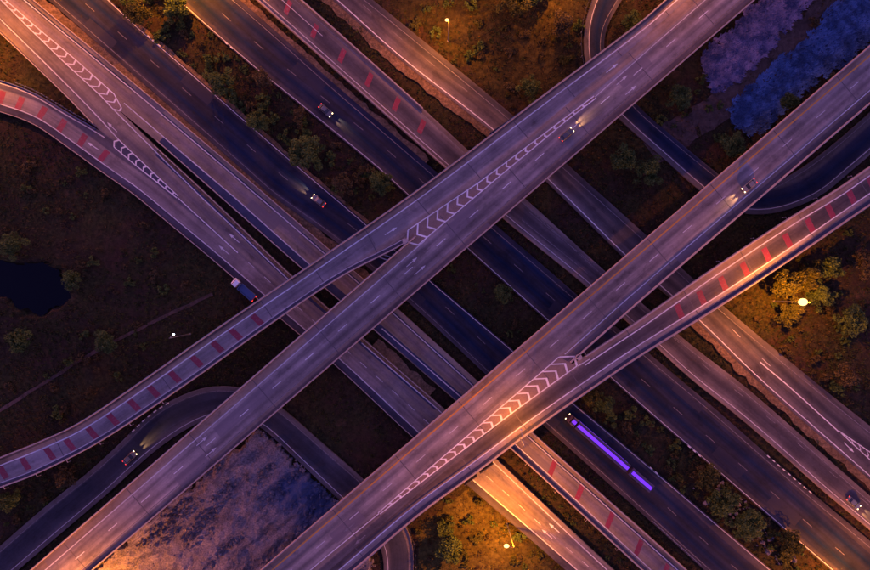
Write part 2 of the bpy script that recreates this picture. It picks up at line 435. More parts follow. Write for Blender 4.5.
    def dashes(s, s0, s1, off, ref, mat, parent, period=12.5, length=3.4, w=.17, phase=None, name='lane_dash'):
        q = s0 if phase is None else phase-length/2 - math.ceil((phase-s0)/period)*period
        while q < s1:
            if q >= s0: s.band(name, q, q+length, off-w/2, off+w/2, mat, ref, parent=parent)
            q += period
    def line(s, s0, s1, off, ref, mat, parent, w=.18, name='edge_line'):
        return s.band(name, s0, s1, off-w/2, off+w/2, mat, ref, parent=parent)
    def bars(s, px, off0, off1, ref, parent, w=1.7, skew=0.0):
        for (x, y) in px:
            q = s.sat(x, y)
            V = [s.at(q-w/2-skew, off0, ref, .008), s.at(q+w/2-skew, off0, ref, .008), s.at(q+w/2+skew, off1, ref, .008), s.at(q-w/2+skew, off1, ref, .008)]
            V, F = face_up(V, [(0, 1, 2, 3)])
            obj('red_bar', mesh('red_bar', V, F, M['red']), parent)
    def poly(s): return np.vstack([s.A[:, :2], s.B[::-1, :2]])

def face_up(V, F):
    V = [np.asarray(v, float) for v in V]; out = []
    for f in F:
        n = np.cross(V[f[1]]-V[f[0]], V[f[2]]-V[f[1]])
        out.append(tuple(f) if n[2] > 0 else tuple(reversed(f)))
    return V, out

def px_line(name, px, z, w, mat, parent, dz=.010):
    """painted line along photo pixels on the level z"""
    p = np.array([P(x, y, z+dz) for x, y in px]); V = []; F = []
    for i in range(len(p)):
        d = p[min(i+1, len(p)-1)]-p[max(i-1, 0)]; d /= np.linalg.norm(d); n = np.array([-d[1], d[0], 0])
        V += [p[i]-n*w/2, p[i]+n*w/2]
    for i in range(len(p)-1): F.append((2*i, 2*i+1, 2*i+3, 2*i+2))
    V, F = face_up(V, F)
    return obj(name, mesh(name, V, F, mat), parent)

def interp(px, t):
    p = np.array(px, float); L = np.r_[0, np.cumsum(np.linalg.norm(np.diff(p, axis=0), axis=1))]
    q = t*L[-1]; return np.array([np.interp(q, L, p[:, 0]), np.interp(q, L, p[:, 1])])

def gore(parent, L, R, z, n, fill=None, thick=.42, adv=1.0, mat=None, line=True, t0=0.0, t1=.94, lw=.28):
    """L, R: photo pixels from the wide end to the narrow end; chevron tips point to the wide end"""
    mat = mat or M['white_new']
    Lw = [P(x, y, z) for x, y in L]; Rw = [P(x, y, z) for x, y in R]
    if fill:
        V = []; F = []; N = 24
        for i in range(N+1):
            a = P(*interp(L, i/N), z+.004); b = P(*interp(R, i/N), z+.004); V += [a, b]
        for i in range(N): F.append((2*i, 2*i+1, 2*i+3, 2*i+2))
        V, F = face_up(V, F); obj('gore_paving', mesh('gore_paving', V, F, fill), parent)
    if line:
        px_line('gore_line', L, z, lw, mat, parent); px_line('gore_line', R, z, lw, mat, parent)
    ax = P(*((np.array(L[0])+np.array(R[0]))/2), z) - P(*((np.array(L[-1])+np.array(R[-1]))/2), z); ax /= np.linalg.norm(ax)
    for i in range(n):
        t = t0+(t1-t0)*i/max(1, n-1)
        a = P(*interp(L, t), z+.014); b = P(*interp(R, t), z+.014); m = (a+b)/2 + ax*np.linalg.norm(b-a)*.5*adv
        th = thick
        V = []
        for p in (a, m, b): V += [p+ax*th/2, p-ax*th/2]
        V, F = face_up(V, [(0, 1, 3, 2), (2, 3, 5, 4)])
        obj('chevron', mesh('chevron', V, F, mat), parent)

def arrow(parent, x, y, z, dx, dy, mat=None, L=4.2):
    """straight lane arrow at a photo pixel, pointing along (dx, dy) in photo axes"""
    c = P(x, y, z+.012); d = np.array([dx, -dy, 0.0]); d /= np.linalg.norm(d); n = np.array([-d[1], d[0], 0])
    pts = [(-L/2, -.11), (L*.12, -.11), (L*.12, -.45), (L/2, 0), (L*.12, .45), (L*.12, .11), (-L/2, .11)]
    V = [c+d*u+n*v for u, v in pts]
    obj('lane_arrow', mesh('lane_arrow', *face_up(V, [(0, 1, 5, 6), (2, 3, 4)]), mat or M['white_new']), parent)

ZD, ZR, ZG = 7.5, 1.0, 0.10

a_line = [(30, 570), (407, 243), (687, 0)]           # straight north-west edge of the upper overpass
R_B = Road('B', [(30, 570), (687, 0)], [(93, 570), (755, 0)], ZD, 0)
R_A = Road('A', [(-40, 473), (0, 457), (40, 441), (80, 422), (143, 380), (210, 333), (320, 258), (420, 188), (530, 105), (640, 22), (665, 0)],
           [(-40, 502), (0, 488), (37, 474), (100, 442), (193, 380), (277, 320), (343, 276), (403, 245), (420, 233.0), (500, 163.6), (600, 76.8), (688, 0.5)], ZD-.006, 2)
R_C = Road('C', [(870, 45), (260, 570)], [(880, 95), (768, 191), (640, 301), (577, 357), (500, 423.3), (420, 492.2), (329.6, 570)], ZD, 2)
R_D = Road('D', [(905, 146), (870, 166), (838, 188), (787, 219), (707, 272), (640, 319), (583, 357), (540, 388), (500, 422.0), (420, 491.0), (328.6, 569.5)],
           [(905, 183), (870, 205), (800, 253), (720, 306), (640, 356), (603, 381), (533, 430), (473, 475), (420, 514), (353, 571)], ZD-.006, 2)
R_1b = Road('R1b', [(-60, -52), (10, 7), (70, 61), (117, 108), (153, 138), (219, 196), (301, 268), (375, 331), (457, 402), (510, 448), (633, 562), (700, 624)],
            [(-30, -55), (34, 0), (152, 98), (250, 181), (330, 250), (400, 311), (432, 340), (477, 381), (530, 430), (640, 528), (687, 570), (740, 618)], ZR-.006, 3)
R_1a = Road('R1a', [(-100, -62), (0, 33), (67, 97), (100, 131), (117, 143), (178, 198), (238, 253), (299, 308), (351, 354), (403, 400), (454, 447), (518, 504), (553, 536), (590, 568), (652, 624)],
            [(-60, -52), (10, 7), (70, 61), (117, 108), (150, 141), (210, 197), (291, 275), (366, 341), (446, 411), (495, 458), (576, 535), (607, 564), (670, 622)], ZR, 3)
R_0 = Road('R0', [(-60, 95), (0, 112), (33, 124), (67, 147), (100, 171), (133, 194), (167, 222), (215, 262), (262, 303), (336, 366), (360, 388), (410, 435), (466, 484), (531, 540), (570, 574), (630, 627)],
           [(-60, 66), (0, 80), (33, 92), (67, 112), (100, 131), (117, 143), (178, 198), (238, 253), (299, 308), (351, 354), (403, 400), (454, 447), (518, 504), (553, 536), (590, 568), (652, 624)], ZR-.012, 3)
R_2 = Road('R2', [(-20, -58), (48, 0), (155, 93), (252, 178), (267, 192), (339, 244), (408, 302), (460, 350), (483, 372), (543, 425), (650, 521), (703, 569), (760, 618)],
           [(70, -38), (110, 0), (142, 30), (167, 51), (217, 95), (287, 156), (327, 190), (367, 224), (433, 282), (512, 349), (573, 402), (640, 458), (773, 571), (830, 618)], ZG)
R_3 = Road('R3', [(120, -48), (177, 0), (192, 14), (254, 68), (290, 97), (377, 168), (400, 189), (470, 252), (547, 321), (640, 405), (720, 474), (827, 567), (885, 616)],
           [(185, -48), (240, 0), (280, 35), (330, 80), (418, 156), (450, 184), (497, 226), (553, 274), (583, 300), (640, 346), (700, 396), (720, 413), (770, 457), (817, 497), (870, 541), (920, 583)], ZG)
def z_E(x, y): return ZR + (ZG-ZR)*float(np.clip((x-440)/180, 0, 1))
R_E = Road('E', [(200, -50), (257, 0), (330, 65), (432, 156), (503, 218), (579, 280), (655, 346), (690, 378), (733, 412), (773, 446), (820, 488), (870, 530), (925, 577)],
           [(250, -45), (302, 0), (425, 110), (470, 152), (529, 202), (606, 272), (678, 334), (700, 352), (737, 380), (762, 401), (870, 496), (925, 545)], z_E)
R_F = Road('F', [(275, -50), (333, 0), (398, 58), (476, 119), (493, 133), (545, 180), (606, 240), (622, 256), (693, 318), (757, 380), (870, 480), (925, 530)],
           [(330, -35), (373, 0), (420, 38), (510, 113), (588, 183), (646, 235), (720, 303), (810, 378), (870, 426), (925, 470)], ZG)
R_G = Road('G', [(612, -45), (592, 0), (585, 25), (584, 50), (589, 75), (603, 100), (625, 124), (660, 155), (700, 190), (722, 206), (747, 214), (780, 212), (820, 196), (850, 172), (870, 155), (910, 120)],
           [(640, -40), (622, 0), (609, 22), (604, 40), (606, 60), (618, 80), (637, 105), (665, 130), (717, 173), (737, 187), (758, 190), (778, 182), (806, 165), (835, 143), (858, 123), (895, 90)], ZG, 3)
R_H = Road('H', [(-45, 585), (0, 546), (46, 506), (86, 474), (117, 446), (150, 414), (180, 396), (208, 387), (237, 387), (262, 395), (285, 411), (325, 446), (365, 481), (395, 511), (410, 535), (414, 560), (411, 590), (400, 625)],
           [(-5, 590), (18, 570), (60, 534), (107, 494), (150, 455), (185, 430), (215, 417), (240, 418), (263, 429), (300, 463), (337, 498), (365, 525), (380, 545), (384, 570), (380, 600), (368, 630)], ZG, 3)
ROADS = [R_1b, R_1a, R_0, R_2, R_3, R_E, R_F, R_G, R_H]

# ------------------------------------------------------------------ terrain
def inside(poly, pts):
    x, y = pts[:, 0], pts[:, 1]; c = np.zeros(len(pts), bool)
    x0, y0 = poly[:, 0], poly[:, 1]; x1, y1 = np.roll(x0, -1), np.roll(y0, -1)
    lo = poly.min(0); hi = poly.max(0)
    m = (x >= lo[0]) & (x <= hi[0]) & (y >= lo[1]) & (y <= hi[1]); xi, yi = x[m], y[m]; ci = np.zeros(m.sum(), bool)
    for i in range(len(x0)):
        k = (y0[i] > yi) != (y1[i] > yi)
        if not k.any(): continue
        ci ^= k & (xi < (x1[i]-x0[i])*(yi-y0[i])/(y1[i]-y0[i]+1e-12)+x0[i])
    c[m] = ci; return c

def vnoise(x, y, seed=0):
    """cheap smooth value noise"""
    xi, yi = np.floor(x).astype(np.int64), np.floor(y).astype(np.int64); fx, fy = x-xi, y-yi
    fx = fx*fx*(3-2*fx); fy = fy*fy*(3-2*fy)
    def h(a, b):
        n = (a*374761393+b*668265263+seed*974711) & 0x7fffffff
        n = ((n ^ (n >> 13))*1274126177) & 0x7fffffff
        return (n & 0xffff)/65535.0
    return (h(xi, yi)*(1-fx)+h(xi+1, yi)*fx)*(1-fy)+(h(xi, yi+1)*(1-fx)+h(xi+1, yi+1)*fx)*fy
def fbm(x, y, seed=0, o=4):
    v = 0; a = .5
    for i in range(o): v = v+a*vnoise(x*2**i, y*2**i, seed+i); a *= .5
    return v

ROADPOLY = [r.poly() for r in ROADS]
def on_road(pts):
    m = np.zeros(len(pts), bool)
    for p in ROADPOLY: m |= inside(p, pts)
    return m
def pxpoly(px, z=0.0): return np.array([P(x, y, z)[:2] for x, y in px])
POND = pxpoly([(-40, 262), (0, 259), (22, 262), (40, 262), (58, 270), (66, 282), (67, 296), (60, 306), (44, 313), (30, 316), (18, 308), (8, 300), (0, 295), (-30, 296)])
FIELD = pxpoly([(255, 425), (272, 432), (300, 460), (340, 497), (375, 530), (378, 640), (-10, 640), (85, 570), (160, 505)])
def grow(p, m):
    c = p.mean(0); out = []
    for i in range(len(p)):
        t = p[(i+1) % len(p)]-p[i-1]; n = np.array([t[1], -t[0]])/max(np.linalg.norm(t), 1e-6)
        out.append(p[i]+n*m)
    q = np.array(out)
    def area(a): return abs((a[:, 0]*np.roll(a[:, 1], -1)-a[:, 1]*np.roll(a[:, 0], -1)).sum())
    return q if (area(q) > area(p)) == (m > 0) else 2*p-q
STRIP1 = grow(pxpoly([(803, 0), (787, 21), (772, 33), (763, 47), (748, 62), (737, 74), (720, 87), (712, 84), (709, 72), (707, 60), (720, 46), (735, 33), (750, 17), (772, -3), (805, -32), (845, -38)]), 1.3)
STRIP2 = grow(pxpoly([(843, 0), (870, -20), (900, -40), (930, -20), (870, 37), (850, 52), (835, 63), (807, 80), (785, 100), (768, 116), (750, 130), (738, 122), (730, 113), (748, 97), (762, 84), (773, 77), (790, 58), (813, 40), (828, 20)]), 1.3)

xs = np.arange(-210, 210.1, 2.0); ys = np.arange(-150, 150.1, 2.0)
gx, gy = np.meshgrid(xs, ys); pts = np.stack([gx.ravel(), gy.ravel()], 1)
gz = -.55+.75*(fbm(pts[:, 0]*.05, pts[:, 1]*.05, 3)-.3)+.35*(fbm(pts[:, 0]*.3, pts[:, 1]*.3, 9, 3)-.4)
gz = np.minimum(gz, -.05)
gz[on_road(pts)] -= .5
edge = np.maximum(np.abs(pts[:, 0])/210, np.abs(pts[:, 1])/150); gz = np.where(edge > .97, -.3, gz)
gz[inside(POND, pts)] = -1.6
def ground_z(p):
    i = np.clip(((p[:, 0]+210)/2).astype(int), 0, len(xs)-2); j = np.clip(((p[:, 1]+150)/2).astype(int), 0, len(ys)-2)
    g = gz.reshape(len(ys), len(xs)); fx = (p[:, 0]-xs[i])/2; fy = (p[:, 1]-ys[j])/2
    return (g[j, i]*(1-fx)+g[j, i+1]*fx)*(1-fy)+(g[j+1, i]*(1-fx)+g[j+1, i+1]*fx)*fy
nx, ny = len(xs), len(ys)
V = [tuple(v) for v in np.c_[pts, gz]]
F = [(j*nx+i, j*nx+i+1, (j+1)*nx+i+1, (j+1)*nx+i) for j in range(ny-1) for i in range(nx-1)]
# outer apron to the horizon
n0 = len(V); R0 = 3500.0
V += [(-R0, -R0, -.3), (R0, -R0, -.3), (R0, R0, -.3), (-R0, R0, -.3)]
c00, c10, c11, c01 = 0, nx-1, ny*nx-1, (ny-1)*nx
F += [(n0, n0+1) + tuple(range(c10, c00-1, -1)), (n0+1, n0+2) + tuple(range(c11, c10-1, -nx)),
      (n0+2, n0+3) + tuple(range(c01, c11+1)), (n0+3, n0) + tuple(range(c00, c01+1, nx))]
obj('ground', mesh('ground', V, F, M['ground'], smooth=False), kind='structure')

def patch_mesh(name, poly, amp, base, mats, step=1.0, seed=1, ridge=None, follow=False):
    """rough ground sheet inside a polygon, fading into the terrain at its rim"""
    lo, hi = poly.min(0), poly.max(0)
    X = np.arange(lo[0], hi[0], step); Y = np.arange(lo[1], hi[1], step)
    a, b = np.meshgrid(X, Y); p = np.stack([a.ravel(), b.ravel()], 1)
    jit = (nrng.random(p.shape)-.5)*step*.5; p = p+jit
    wob = np.stack([fbm(p[:, 0]*.35, p[:, 1]*.35, seed+40)-.47, fbm(p[:, 0]*.35, p[:, 1]*.35, seed+50)-.47], 1)*5.0
    m = inside(poly, p+wob) & ~on_road(p)
    u = p[:, 0]*.77+p[:, 1]*.64; v = -p[:, 0]*.64+p[:, 1]*.77
    z = base+amp*(fbm(p[:, 0]*.22, p[:, 1]*.22, seed)-.45)+amp*.8*(fbm(p[:, 0]*.7, p[:, 1]*.7, seed+7, 3)-.45)
    if ridge: z += ridge*(fbm(u*.07+.3*fbm(v*.2, u*.2, 5), v*.28, seed+20, 3)-.4)
    if follow: z = z+ground_z(p)
    idx = -np.ones(len(p), int); idx[m] = np.arange(m.sum())
    g = idx.reshape(len(Y), len(X)); F = []
    q = np.stack([g[:-1, :-1], g[:-1, 1:], g[1:, 1:], g[1:, :-1]], -1).reshape(-1, 4); F = q[(q >= 0).all(1)]
    Vv = np.c_[p[m], z[m]]
    # rim drops into the ground
    cnt = np.zeros(len(Vv), int); np.add.at(cnt, F.ravel(), 1); Vv[cnt < 4, 2] = -1.0
    return mesh(name, Vv, F, mats)
obj('rubble_field', patch_mesh('rubble_field', FIELD, 1.2, .75, M['rubble'], .8, 3, 3.4), kind='structure')
obj('wet_soil_bed', patch_mesh('wet_soil_bed', STRIP1, .9, .15, M['rubble_lilac'], .7, 5, .9), kind='structure')
obj('wet_soil_bed', patch_mesh('wet_soil_bed', STRIP2, .9, .15, M['rubble_blue'], .7, 8, .7), kind='structure')
GOLD1 = pxpoly([(402, 535), (430, 512), (466, 484), (500, 515), (560, 568), (600, 610), (600, 640), (405, 640), (410, 570)])  # grass around the lamps, its lamp glow painted into the ground colour
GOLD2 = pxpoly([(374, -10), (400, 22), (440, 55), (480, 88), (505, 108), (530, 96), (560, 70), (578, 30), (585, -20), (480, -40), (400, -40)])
obj('lamp_glow_grass_field', patch_mesh('lamp_glow_grass_field', GOLD1, .16, .05, M['gold'], 1.0, 61, None, True), kind='structure')
obj('lamp_glow_grass_field', patch_mesh('lamp_glow_grass_field', GOLD2, .16, .05, M['rust'], 1.0, 67, None, True), kind='structure')
pd = np.vstack([POND[i]+(POND[(i+1) % len(POND)]-POND[i])*np.linspace(0, 1, 8, endpoint=False)[:, None] for i in range(len(POND))])
pd = pd+(np.stack([fbm(pd[:, 0]*.35, pd[:, 1]*.35, 91), fbm(pd[:, 0]*.35, pd[:, 1]*.35, 95)], 1)-.47)*5.0
pv = [(p[0], p[1], -.62) for p in pd]
obj('pond', mesh('pond', pv, face_up(pv, [tuple(range(len(pv)))])[1], M['water']), kind='structure')

def ribbon(name, px, w, mat, z=0.0, wob=.6, seed=2):
    c = spline(px, 5.0, 60); V = []; F = []
    pw = np.array([P(x, y, 0)[:2] for x, y in c])
    for i in range(len(pw)):
        d = pw[min(i+1, len(pw)-1)]-pw[max(i-1, 0)]; d = d/np.linalg.norm(d); n = np.array([-d[1], d[0]])
        for k, e in ((-1, 0), (1, 9)):
            ww = w/2*(1+wob*(float(fbm(np.array([i*.35+e]), np.array([seed*3.3]), seed)[0])-.47)*2)
            q = pw[i]+n*k*ww
            V.append((q[0], q[1], float(ground_z(q[None])[0])+.14+z))
    for i in range(len(pw)-1): F.append((2*i, 2*i+1, 2*i+3, 2*i+2))
    V, F = face_up(V, F)
    return obj(name, mesh(name, V, F, mat), kind='structure')
ribbon('dirt_track', [(700, 118), (735, 92), (770, 62), (800, 34), (830, 8), (860, -18)], 9.0, M['track'], .06, .5, 4)
ribbon('dirt_path', [(40, 385), (85, 357), (125, 336), (160, 319)], 1.0, M['track'], .05, .9, 6)

# ------------------------------------------------------------------ ground-level roads with their markings
W, WN, WW, YL = M['white'], M['white_new'], M['white_worn'], M['yellow']
def road(name, r, mat, thick, label, ref='a'):
    o = obj(name, r.solid(name, 0, r.s[-1], thick, mat, ref), kind='structure'); o['label'] = label
    return o
o1b = road('ramp_road', R_1b, M['R1b'], 1.8, 'concrete ramp road with blue shoulders running from the top left to the bottom centre', 'b')
o1a = road('ramp_road', R_1a, M['R1a'], 1.8, 'concrete lane left of the long dark gap', 'a')
o0 = road('ramp_road', R_0, M['R0'], 1.8, 'curving ramp lane with red bars entering at the left edge', 'a')
o2 = road('highway', R_2, M['R2'], .8, 'wide dark asphalt carriageway below the tree median', 'a')
o3 = road('highway', R_3, M['R3'], .8, 'wide dark asphalt carriageway above the tree median', 'a')
oE = road('ramp_road', R_E, M['E'], 1.8, 'ramp with red bars at the top that becomes the patched asphalt road at lower right', 'a')
oF = road('frontage_road', R_F, M['F'], .8, 'outer road running from the top centre to the right edge', 'a')
oG = road('loop_road', R_G, M['G'], .8, 'loop road turning under the overpasses at upper right', 'a')
oH = road('loop_road', R_H, M['H'], .8, 'loop road turning under the overpasses at lower left', 'a')
END = {r: r.s[-1] for r in ROADS}

# carriageway right of the gap, later the ramp with red bars
R_1b_split = R_1b.sat(124, 103)
px_line('edge_line', [(124, 103), (180, 151), (234, 197), (300, 256), (318, 272)], ZR, .30, W, o1b)
R_1b.line(40, END[R_1b]-10, 1.9, 'b', W, o1b, .28)
q0 = R_1b.sat(385, 325); R_1b.line(q0, END[R_1b]-10, 1.9, 'a', W, o1b, .28)
q1 = R_1b.sat(505, 440)
R_1b.bars([(553, 467), (580, 492), (611, 519), (641, 545), (668, 569), (698, 595)], 2.2, 6.6, 'a', o1b, 1.7, -.8)
R_1b.band('gutter', q1, END[R_1b]-5, .5, 1.3, M['gutter'], 'a', .006, o1b)
R_1b.wall('barrier', 5, R_1b.sat(151, 97), .0, .28, .45, M['parapet'], 'b', 0, o1b)
R_1b.wall('barrier', R_1b.sat(151, 97)+.4, R_1b.sat(395, 308), .0, .28, .45, M['parapet'], 'b', 0, o1b)
R_1b.wall('barrier', R_1b.sat(156, 142), R_1b.sat(395, 350), .0, .3, .35, M['parapet'], 'a', 0, o1b)
R_1b.wall('barrier', q1-8, END[R_1b]-2, .0, .4, .95, M['parapet'], 'a', 0, o1b)
R_1b.wall('barrier', q1-8, END[R_1b]-2, .0, .4, .95, M['parapet'], 'b', 0, o1b)
R_1b.dashes(q1-20, q1+30, 4.4, 'a', WW, o1b)
R_1b.band('shoulder', R_1b.sat(158, 143), R_1b.sat(480, 415), .3, 2.6, M['shoulder'], 'a', .005, o1b)
R_1a.band('shoulder', R_1a.sat(158, 152), R_1a.sat(440, 405), 1.15, 2.0, M['shoulder'], 'b', .005, o1a)
# concrete lane left of the gap
px_line('edge_line', [(114, 110), (150, 146), (200, 196), (250, 243), (296, 287)], ZR, .30, W, o1a)
R_1a.line(R_1a.sat(360, 345), END[R_1a]-10, 1.3, 'b', W, o1a, .28)
px_line('edge_line', [(-40, -22), (0, 19), (40, 58), (79, 97), (100, 119), (119, 140)], ZR, .30, W, o1a)
R_1a.band('brown_kerb_strip', R_1a.sat(158, 150), R_1a.sat(430, 400), .25, 1.15, M['verge'], 'b', .006, o1a)
R_1a.wall('barrier', R_1a.sat(154, 146), R_1a.sat(440, 408), .0, .24, .4, M['parapet'], 'b', 0, o1a)
R_1a.wall('barrier', 5, R_1a.sat(95, 122), .0, .25, .4, M['parapet'], 'a', 0, o1a)
R_1a.dashes(R_1a.sat(242, 257), END[R_1a]-10, .0, 'a', W, o1a, phase=R_1a.sat(252, 265), period=6.4, length=2.6)
R_1a.line(R_1a.sat(178, 198), R_1a.sat(238, 253), .0, 'a', WN, o1a, .25)
# curving ramp lane
R_0.line(5, END[R_0]-10, 2.3, 'a', W, o0, .28)
R_0.line(5, R_0.sat(100, 145), .9, 'b', W, o0, .28)
R_0.bars([(-20, 84), (2, 95), (20, 103), (42, 113), (62, 125), (83, 139), (105, 154)], 2.4, 6.3, 'a', o0, 1.9)
arrow(o0, 93, 146, ZR, -30, -20); arrow(o1a, 112, 127, ZR, -30, -29, W)
R_0.wall('barrier', 2, R_0.sat(90, 140), .0, .3, .8, M['blue_steel'], 'b', 0, o0)
R_0.wall('barrier', 2, R_0.sat(470, 470), .0, .2, .3, M['parapet'], 'a', 0, o0)
for x, y in ((234, 238), (224, 250), (554, 528), (547, 534)): arrow(o0, x, y, ZR, -30, -26, WN if x > 500 else W)
gore(o1a, [(121.5, 108), (114, 94), (76, 60), (34, 25), (0, -5)], [(113, 109), (101, 96), (64, 62), (28, 27), (-4, -5)], ZR, 15, M['gore'], .52, .75, WN)
gore(o0, [(119, 140), (140, 160), (178, 196)], [(114, 147), (134, 164), (177, 198)], ZR, 9, M['gore_dark'], .52, .7)

# wide carriageways
def highway_marks(r, o, e0, e1, n, edges=(W, W), phase=None, dash=WW):
    L = END[r]
    r.line(5, L-5, e0, 'a', edges[0], o, .18); r.line(5, L-5, e1, 'b', edges[1], o, .18)
    w = float(np.median(r.w)); lw = (w-e0-e1)/n
    for i in range(1, n): r.dashes(5, L-5, e0+lw*i, 'a', dash, o, 12.9, 3.6, .17, phase)
highway_marks(R_2, o2, 1.2, .45, 2, (WW, W), R_2.sat(121, 37))
highway_marks(R_3, o3, .45, 1.5, 2, (W, WW), R_3.sat(712, 437))
qE = R_E.sat(600, 292)
R_E.line(5, END[R_E]-5, 1.3, 'a', W, oE, .2); R_E.line(5, END[R_E]-5, 1.4, 'b', WW, oE, .2)
R_E.line(R_E.sat(520, 222), R_E.sat(585, 276), 3.2, 'a', WW, oE, .15); R_E.line(R_E.sat(520, 222), R_E.sat(585, 276), 6.4, 'a', WW, oE, .15)
R_E.line(5, R_E.sat(320, 40), 5.0, 'a', W, oE, .16, 'lane_line')
R_E.dashes(qE, END[R_E]-5, 5.6, 'a', WW, oE)
R_E.bars([(262, -14), (287, 10), (313.5, 33.5), (340, 59), (368, 82), (395.5, 106), (421, 128)], 2.6, 6.4, 'a', oE, 1.7, -.7)
R_E.wall('barrier', 2, R_E.sat(470, 165), .0, .35, .8, M['parapet'], 'a', 0, oE)
R_E.wall('barrier', 2, R_E.sat(418, 115), .0, .35, .8, M['parapet'], 'b', 0, oE)
R_F.line(5, END[R_F]-5, .9, 'a', WN, oF, .26); R_F.line(5, END[R_F]-5, 1.7, 'b', WW, oF, .2)
R_F.dashes(5, R_F.sat(480, 100), 5.0, 'a', WW, oF)
R_F.dashes(R_F.sat(715, 320), R_F.sat(790, 385), 5.8, 'a', W, oF, phase=R_F.sat(735, 335))
px_line('lane_line', [(760, 362), (785, 383), (803, 399), (839, 432)], ZG, .32, WN, oF)
gore(oF, [(905, 476), (839, 431)], [(905, 492), (841, 433)], ZG, 9, None, .40, .6)
arrow(oF, 849, 447.5, ZG, 12, 12)
R_G.line(5, END[R_G]-5, 1.5, 'a', W, oG, .18); R_G.line(5, END[R_G]-5, 1.2, 'b', WW, oG, .18)
R_H.line(5, END[R_H]-5, 1.4, 'a', WW, oH, .18); R_H.line(5, END[R_H]-5, 1.3, 'b', W, oH, .18)

# ochre verges beside the roads
def verge(r, s0, s1, off0, off1, ref, z):
    qs = r.samples(s0, s1, 2.0); V = []; F = []
    for i, q in enumerate(qs):
        k = .5*(float(fbm(np.array([i*1.3]), np.array([off1*3.1]), 77, 4)[0])-.47)*2+.25*(rng.random()-.5)
        V += [r.at(q, off0, ref), r.at(q, off1*(1+k), ref)]
        V[-2][2] = z; V[-1][2] = z-.10
    for i in range(len(qs)-1): F.append((2*i, 2*i+1, 2*i+3, 2*i+2))
    V, F = face_up(V, F)
    o = obj('verge', mesh('verge', V, F, M['verge']), kind='structure'); return o
verge(R_1b, 20, R_1b.sat(395, 308), -.02, -2.4, 'b', .05)
verge(R_F, 5, R_F.sat(500, 130), .0, -2.4, 'a', .03)
verge(R_F, R_F.sat(690, 310), END[R_F]-5, .0, -2.0, 'a', .03)
verge(R_3, R_3.sat(180, 0), R_3.sat(420, 170), .0, -1.6, 'b', .03)
verge(R_1a, R_1a.sat(372, 346), R_1a.sat(430, 396), -.02, -2.6, 'b', .02)
verge(R_2, R_2.sat(120, 40), R_2.sat(360, 232), .0, -1.0, 'b', .03)

# ------------------------------------------------------------------ overpasses
def overpass_part(root, r, mat, ref, span, start):
    q = start; L = r.s[-1]
    while q < L-2:
        e = min(q+span, L)
        obj('deck_slab', r.solid('deck_slab', q+.04, e-.04, .32, mat, ref), root)
        obj('girder', r.solid('girder', q+.2, e-.2, .95, M['pier'], ref, inset=1.3, dz=-.323), root) if min(r.width(q), r.width(e)) > 5 else None
        if e < L: r.band('expansion_joint', e-.13, e+.13, .45, r.width(e)-.45, M['joint'], 'a', .007, root)
        q = e
ov1 = empty('overpass', P(300, 330, 0), label='upper concrete overpass running diagonally with a curved red barred ramp merging into it', cat='overpass')
ov2 = empty('overpass', P(600, 310, 0), label='lower concrete overpass running diagonally with an orange lit ramp merging into it', cat='overpass')
ov1.location = (0, 0, 0); ov2.location = (0, 0, 0)
overpass_part(ov1, R_B, M['deckB'], 'a', 24.0, 0); overpass_part(ov1, R_A, M['deckA'], 'a', 18.0, 6)
overpass_part(ov2, R_C, M['deckC'], 'a', 24.0, 4); overpass_part(ov2, R_D, M['deckD'], 'b', 20.0, 0)
LB, LA, LC, LD = R_B.s[-1], R_A.s[-1], R_C.s[-1], R_D.s[-1]
nB, nA = R_B.sat(425, 270), R_A.sat(398, 222)
nC, nD = R_C.sat(560, 338), R_D.sat(590, 372)
PW, PH = .38, .95
R_B.wall('parapet', 1, LB-1, 0, PW, PH, M['parapet'], 'b', 0, ov1)
R_B.wall('parapet', 1, R_B.sat(436, 260), 0, PW, PH, M['parapet'], 'a', 0, ov1)
R_A.wall('parapet', 1, LA-1, 0, PW, PH, M['parapet'], 'a', 0, ov1)
R_A.wall('parapet', 1, R_A.sat(394, 222), 0, PW, PH, M['parapet'], 'b', 0, ov1)
R_C.wall('parapet', 1, LC-1, 0, PW, PH, M['parapet'], 'a', 0, ov2)
R_C.wall('parapet', 1, R_C.sat(545, 333), 0, PW, PH, M['parapet'], 'b', 0, ov2)
R_D.wall('parapet', 1, LD-1, 0, PW, PH, M['parapet'], 'b', 0, ov2)
R_D.wall('parapet', 1, R_D.sat(595, 370), 0, PW, PH, M['parapet'], 'a', 0, ov2)
# handrail above the outer parapets
for r, ref, root in ((R_A, 'a', ov1), (R_B, 'b', ov1), (R_C, 'a', ov2), (R_D, 'b', ov2)):
    r.wall('handrail', 2, r.s[-1]-2, .13, .25, .1, M['steel'], ref, PH+.22, root)
def nose(root, x, y, ref):
    p = P(x, y, ZD); ring = []
    mb = MB(); mb.rings([[(p[0]+.85*math.cos(2*math.pi*k/14), p[1]+.85*math.sin(2*math.pi*k/14), z) for k in range(14)] for z in (ZD, ZD+PH)])
    obj('nose_block', mb.mesh('nose_block', M['parapet']), root)
nose(ov1, 405.5, 241.5, 0); nose(ov2, 578.5, 357, 0)
